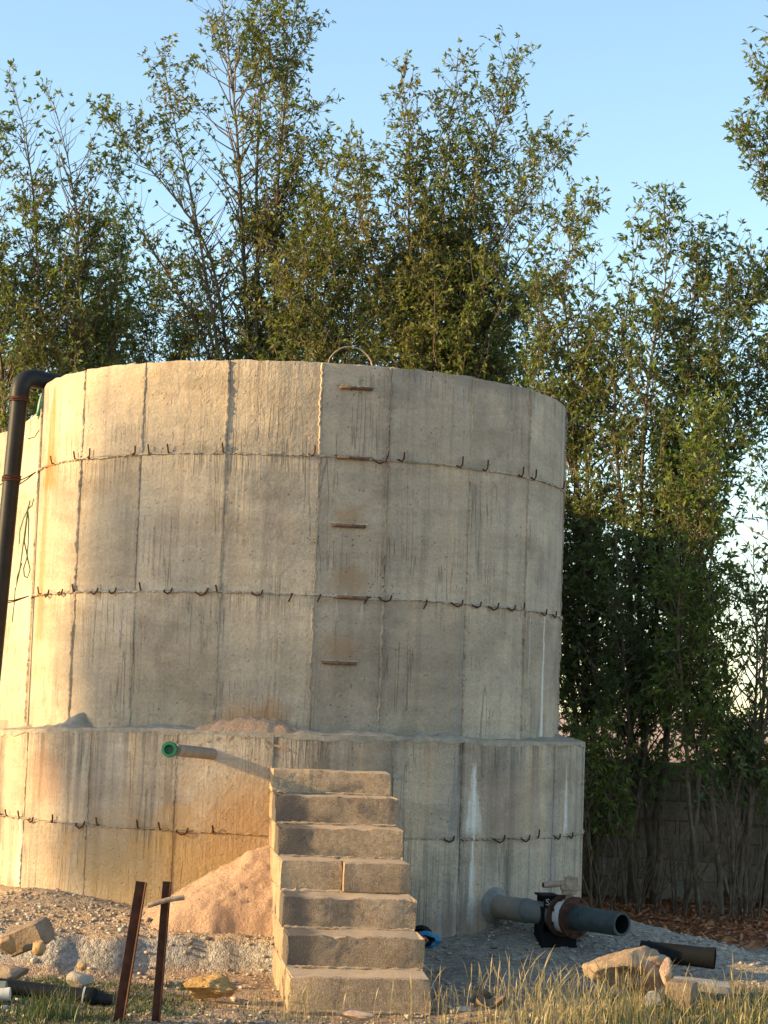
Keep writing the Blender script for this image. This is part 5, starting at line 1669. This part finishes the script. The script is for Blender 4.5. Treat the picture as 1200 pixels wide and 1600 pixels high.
def grass(name, label, mat, spots, hmean, w, lean, seed, segs=4, head=0.0, spread=0.12):
    g = np.random.default_rng(seed)
    X, Y, H = [], [], []
    for (x, y, n, hm) in spots:
        X.append(g.normal(x, spread, n)); Y.append(g.normal(y, spread, n)); H.append(g.uniform(0.35, 1.0, n) * hm * hmean)
    X = np.concatenate(X); Y = np.concatenate(Y); H = np.concatenate(H)
    ok = np.hypot(X - TC.x, Y - TC.y) > RP
    # keep clear of the stairs
    ok &= ~((np.abs(X + 0.03 + 0.107 * (Y - 11.95)) < 0.42) & (Y > 11.93))
    X, Y, H = X[ok], Y[ok], H[ok]
    V, Fq = blades(X, Y, H, np.full(len(X), w) * g.uniform(0.7, 1.4, len(X)), lean * g.uniform(-1, 1, len(X)) * 1.0, g, segs, head)
    o = link(name, np_mesh(name, V, Fq), mat)
    tag(o, label, 'grass', kind='stuff')
g = np.random.default_rng(9)
sp = []
for k in range(95):       # right foreground, dense dry grass
    x = g.uniform(0.75, 2.5); y = g.uniform(11.0, 12.5)
    if g.uniform() < 0.35 + 0.65 * float(sstep(12.6, 11.3, y)): sp.append((x, y, 12, g.uniform(0.4, 0.85)))
for (px, Y, n_, hm) in ((835, 11.7, 60, 1.3), (860, 11.6, 40, 1.1), (905, 11.7, 40, 1.15), (985, 11.9, 34, 1.2), (1130, 12.0, 30, 1.0), (1165, 11.9, 30, 1.25), (935, 11.5, 40, 1.2)):
    sp.append((at(px, 1560, Y).x, Y, n_, hm))
grass('dry_grass', 'tall dry straw coloured grass in the right foreground', M['grass_dry'], sp, 0.40, 0.0018, 0.55, 3, 5, 0.0032)
sp = []
for (px, Y, n_, hm) in ((690, 11.75, 22, 1.2), (720, 11.7, 18, 0.9), (735, 11.8, 12, 1.2), (480, 11.6, 16, 0.8), (445, 11.7, 34, 0.9), (420, 11.9, 30, 0.5), (620, 11.6, 8, 1.0), (520, 11.6, 8, 0.8), (655, 11.6, 9, 1.0), (600, 11.4, 10, 0.5), (680, 11.35, 20, 0.6), (760, 11.4, 24, 0.6)):
    sp.append((at(px, 1560, Y).x, Y, n_, hm))
grass('straw_tuft', 'thin dry grass stalks around the foot of the stairs', M['grass_dry'], sp, 0.33, 0.0016, 0.4, 4, 5, 0.0032, 0.10)
sp = []
for k in range(130):
    x = g.uniform(1.3, 2.6); y = g.uniform(11.0, 12.7)
    sp.append((x, y, 26, g.uniform(0.5, 1.0)))
for k in range(30):
    x = g.uniform(1.9, 2.5); y = g.uniform(12.6, 13.2); sp.append((x, y, 16, g.uniform(0.4, 0.9)))
grass('green_grass', 'short yellow green grass between the straw stalks on the right', M['grass_green'], sp, 0.20, 0.003, 0.5, 5, 3)
sp = []
for k in range(420):
    x = g.uniform(-2.6, -1.0); y = g.uniform(11.0, 12.95)
    d_ = float(fbm(np.array([x * 1.6]), np.array([y * 1.6]), 0, 43, 3)[0])
    if d_ > 0.46: sp.append((x, y, 34, g.uniform(0.5, 1.0)))
for k in range(60):
    x = g.uniform(-1.4, -0.3); y = g.uniform(11.0, 12.2)
    if float(fbm(np.array([x * 2]), np.array([y * 2]), 0, 44, 3)[0]) > 0.55: sp.append((x, y, 18, 0.6))
grass('green_weeds', 'low green weeds covering the soil around the black pipe', M['grass_green'], sp, 0.062, 0.0045, 1.1, 6, 3, 0, 0.10)
sp = [(at(px, 1590, 11.35).x, 11.3, 90, 1.0) for px in (60, 80, 100)]
grass('grass_tuft', 'dark green grass tuft at the bottom left below the black pipe', M['grass_green'], sp, 0.22, 0.003, 0.6, 7, 4, 0, 0.07)
# leaf litter under the right trees
g = np.random.default_rng(12)
n = 9000
X = g.uniform(1.6, 5.5, n); Y = g.uniform(16.2, 20.4, n)
b_, m_, dn_, dT_ = ground_parts(X, Y)
ok = (m_ < 0.45) & (dT_ > RP)
X, Y = X[ok], Y[ok]
D = g.normal(0, 1, (len(X), 3)); D[:, 2] = np.abs(D[:, 2]) * 0.25
V, Ft = make_leaves(np.stack([X, Y, ground_z(X, Y) + 0.012], -1), D, 0.06, g)
lt = link('leaf_litter', np_mesh('leaf_litter', V, Ft), M['litter'])
tag(lt, 'reddish brown fallen leaves under the trees on the right', 'leaf litter', kind='stuff')
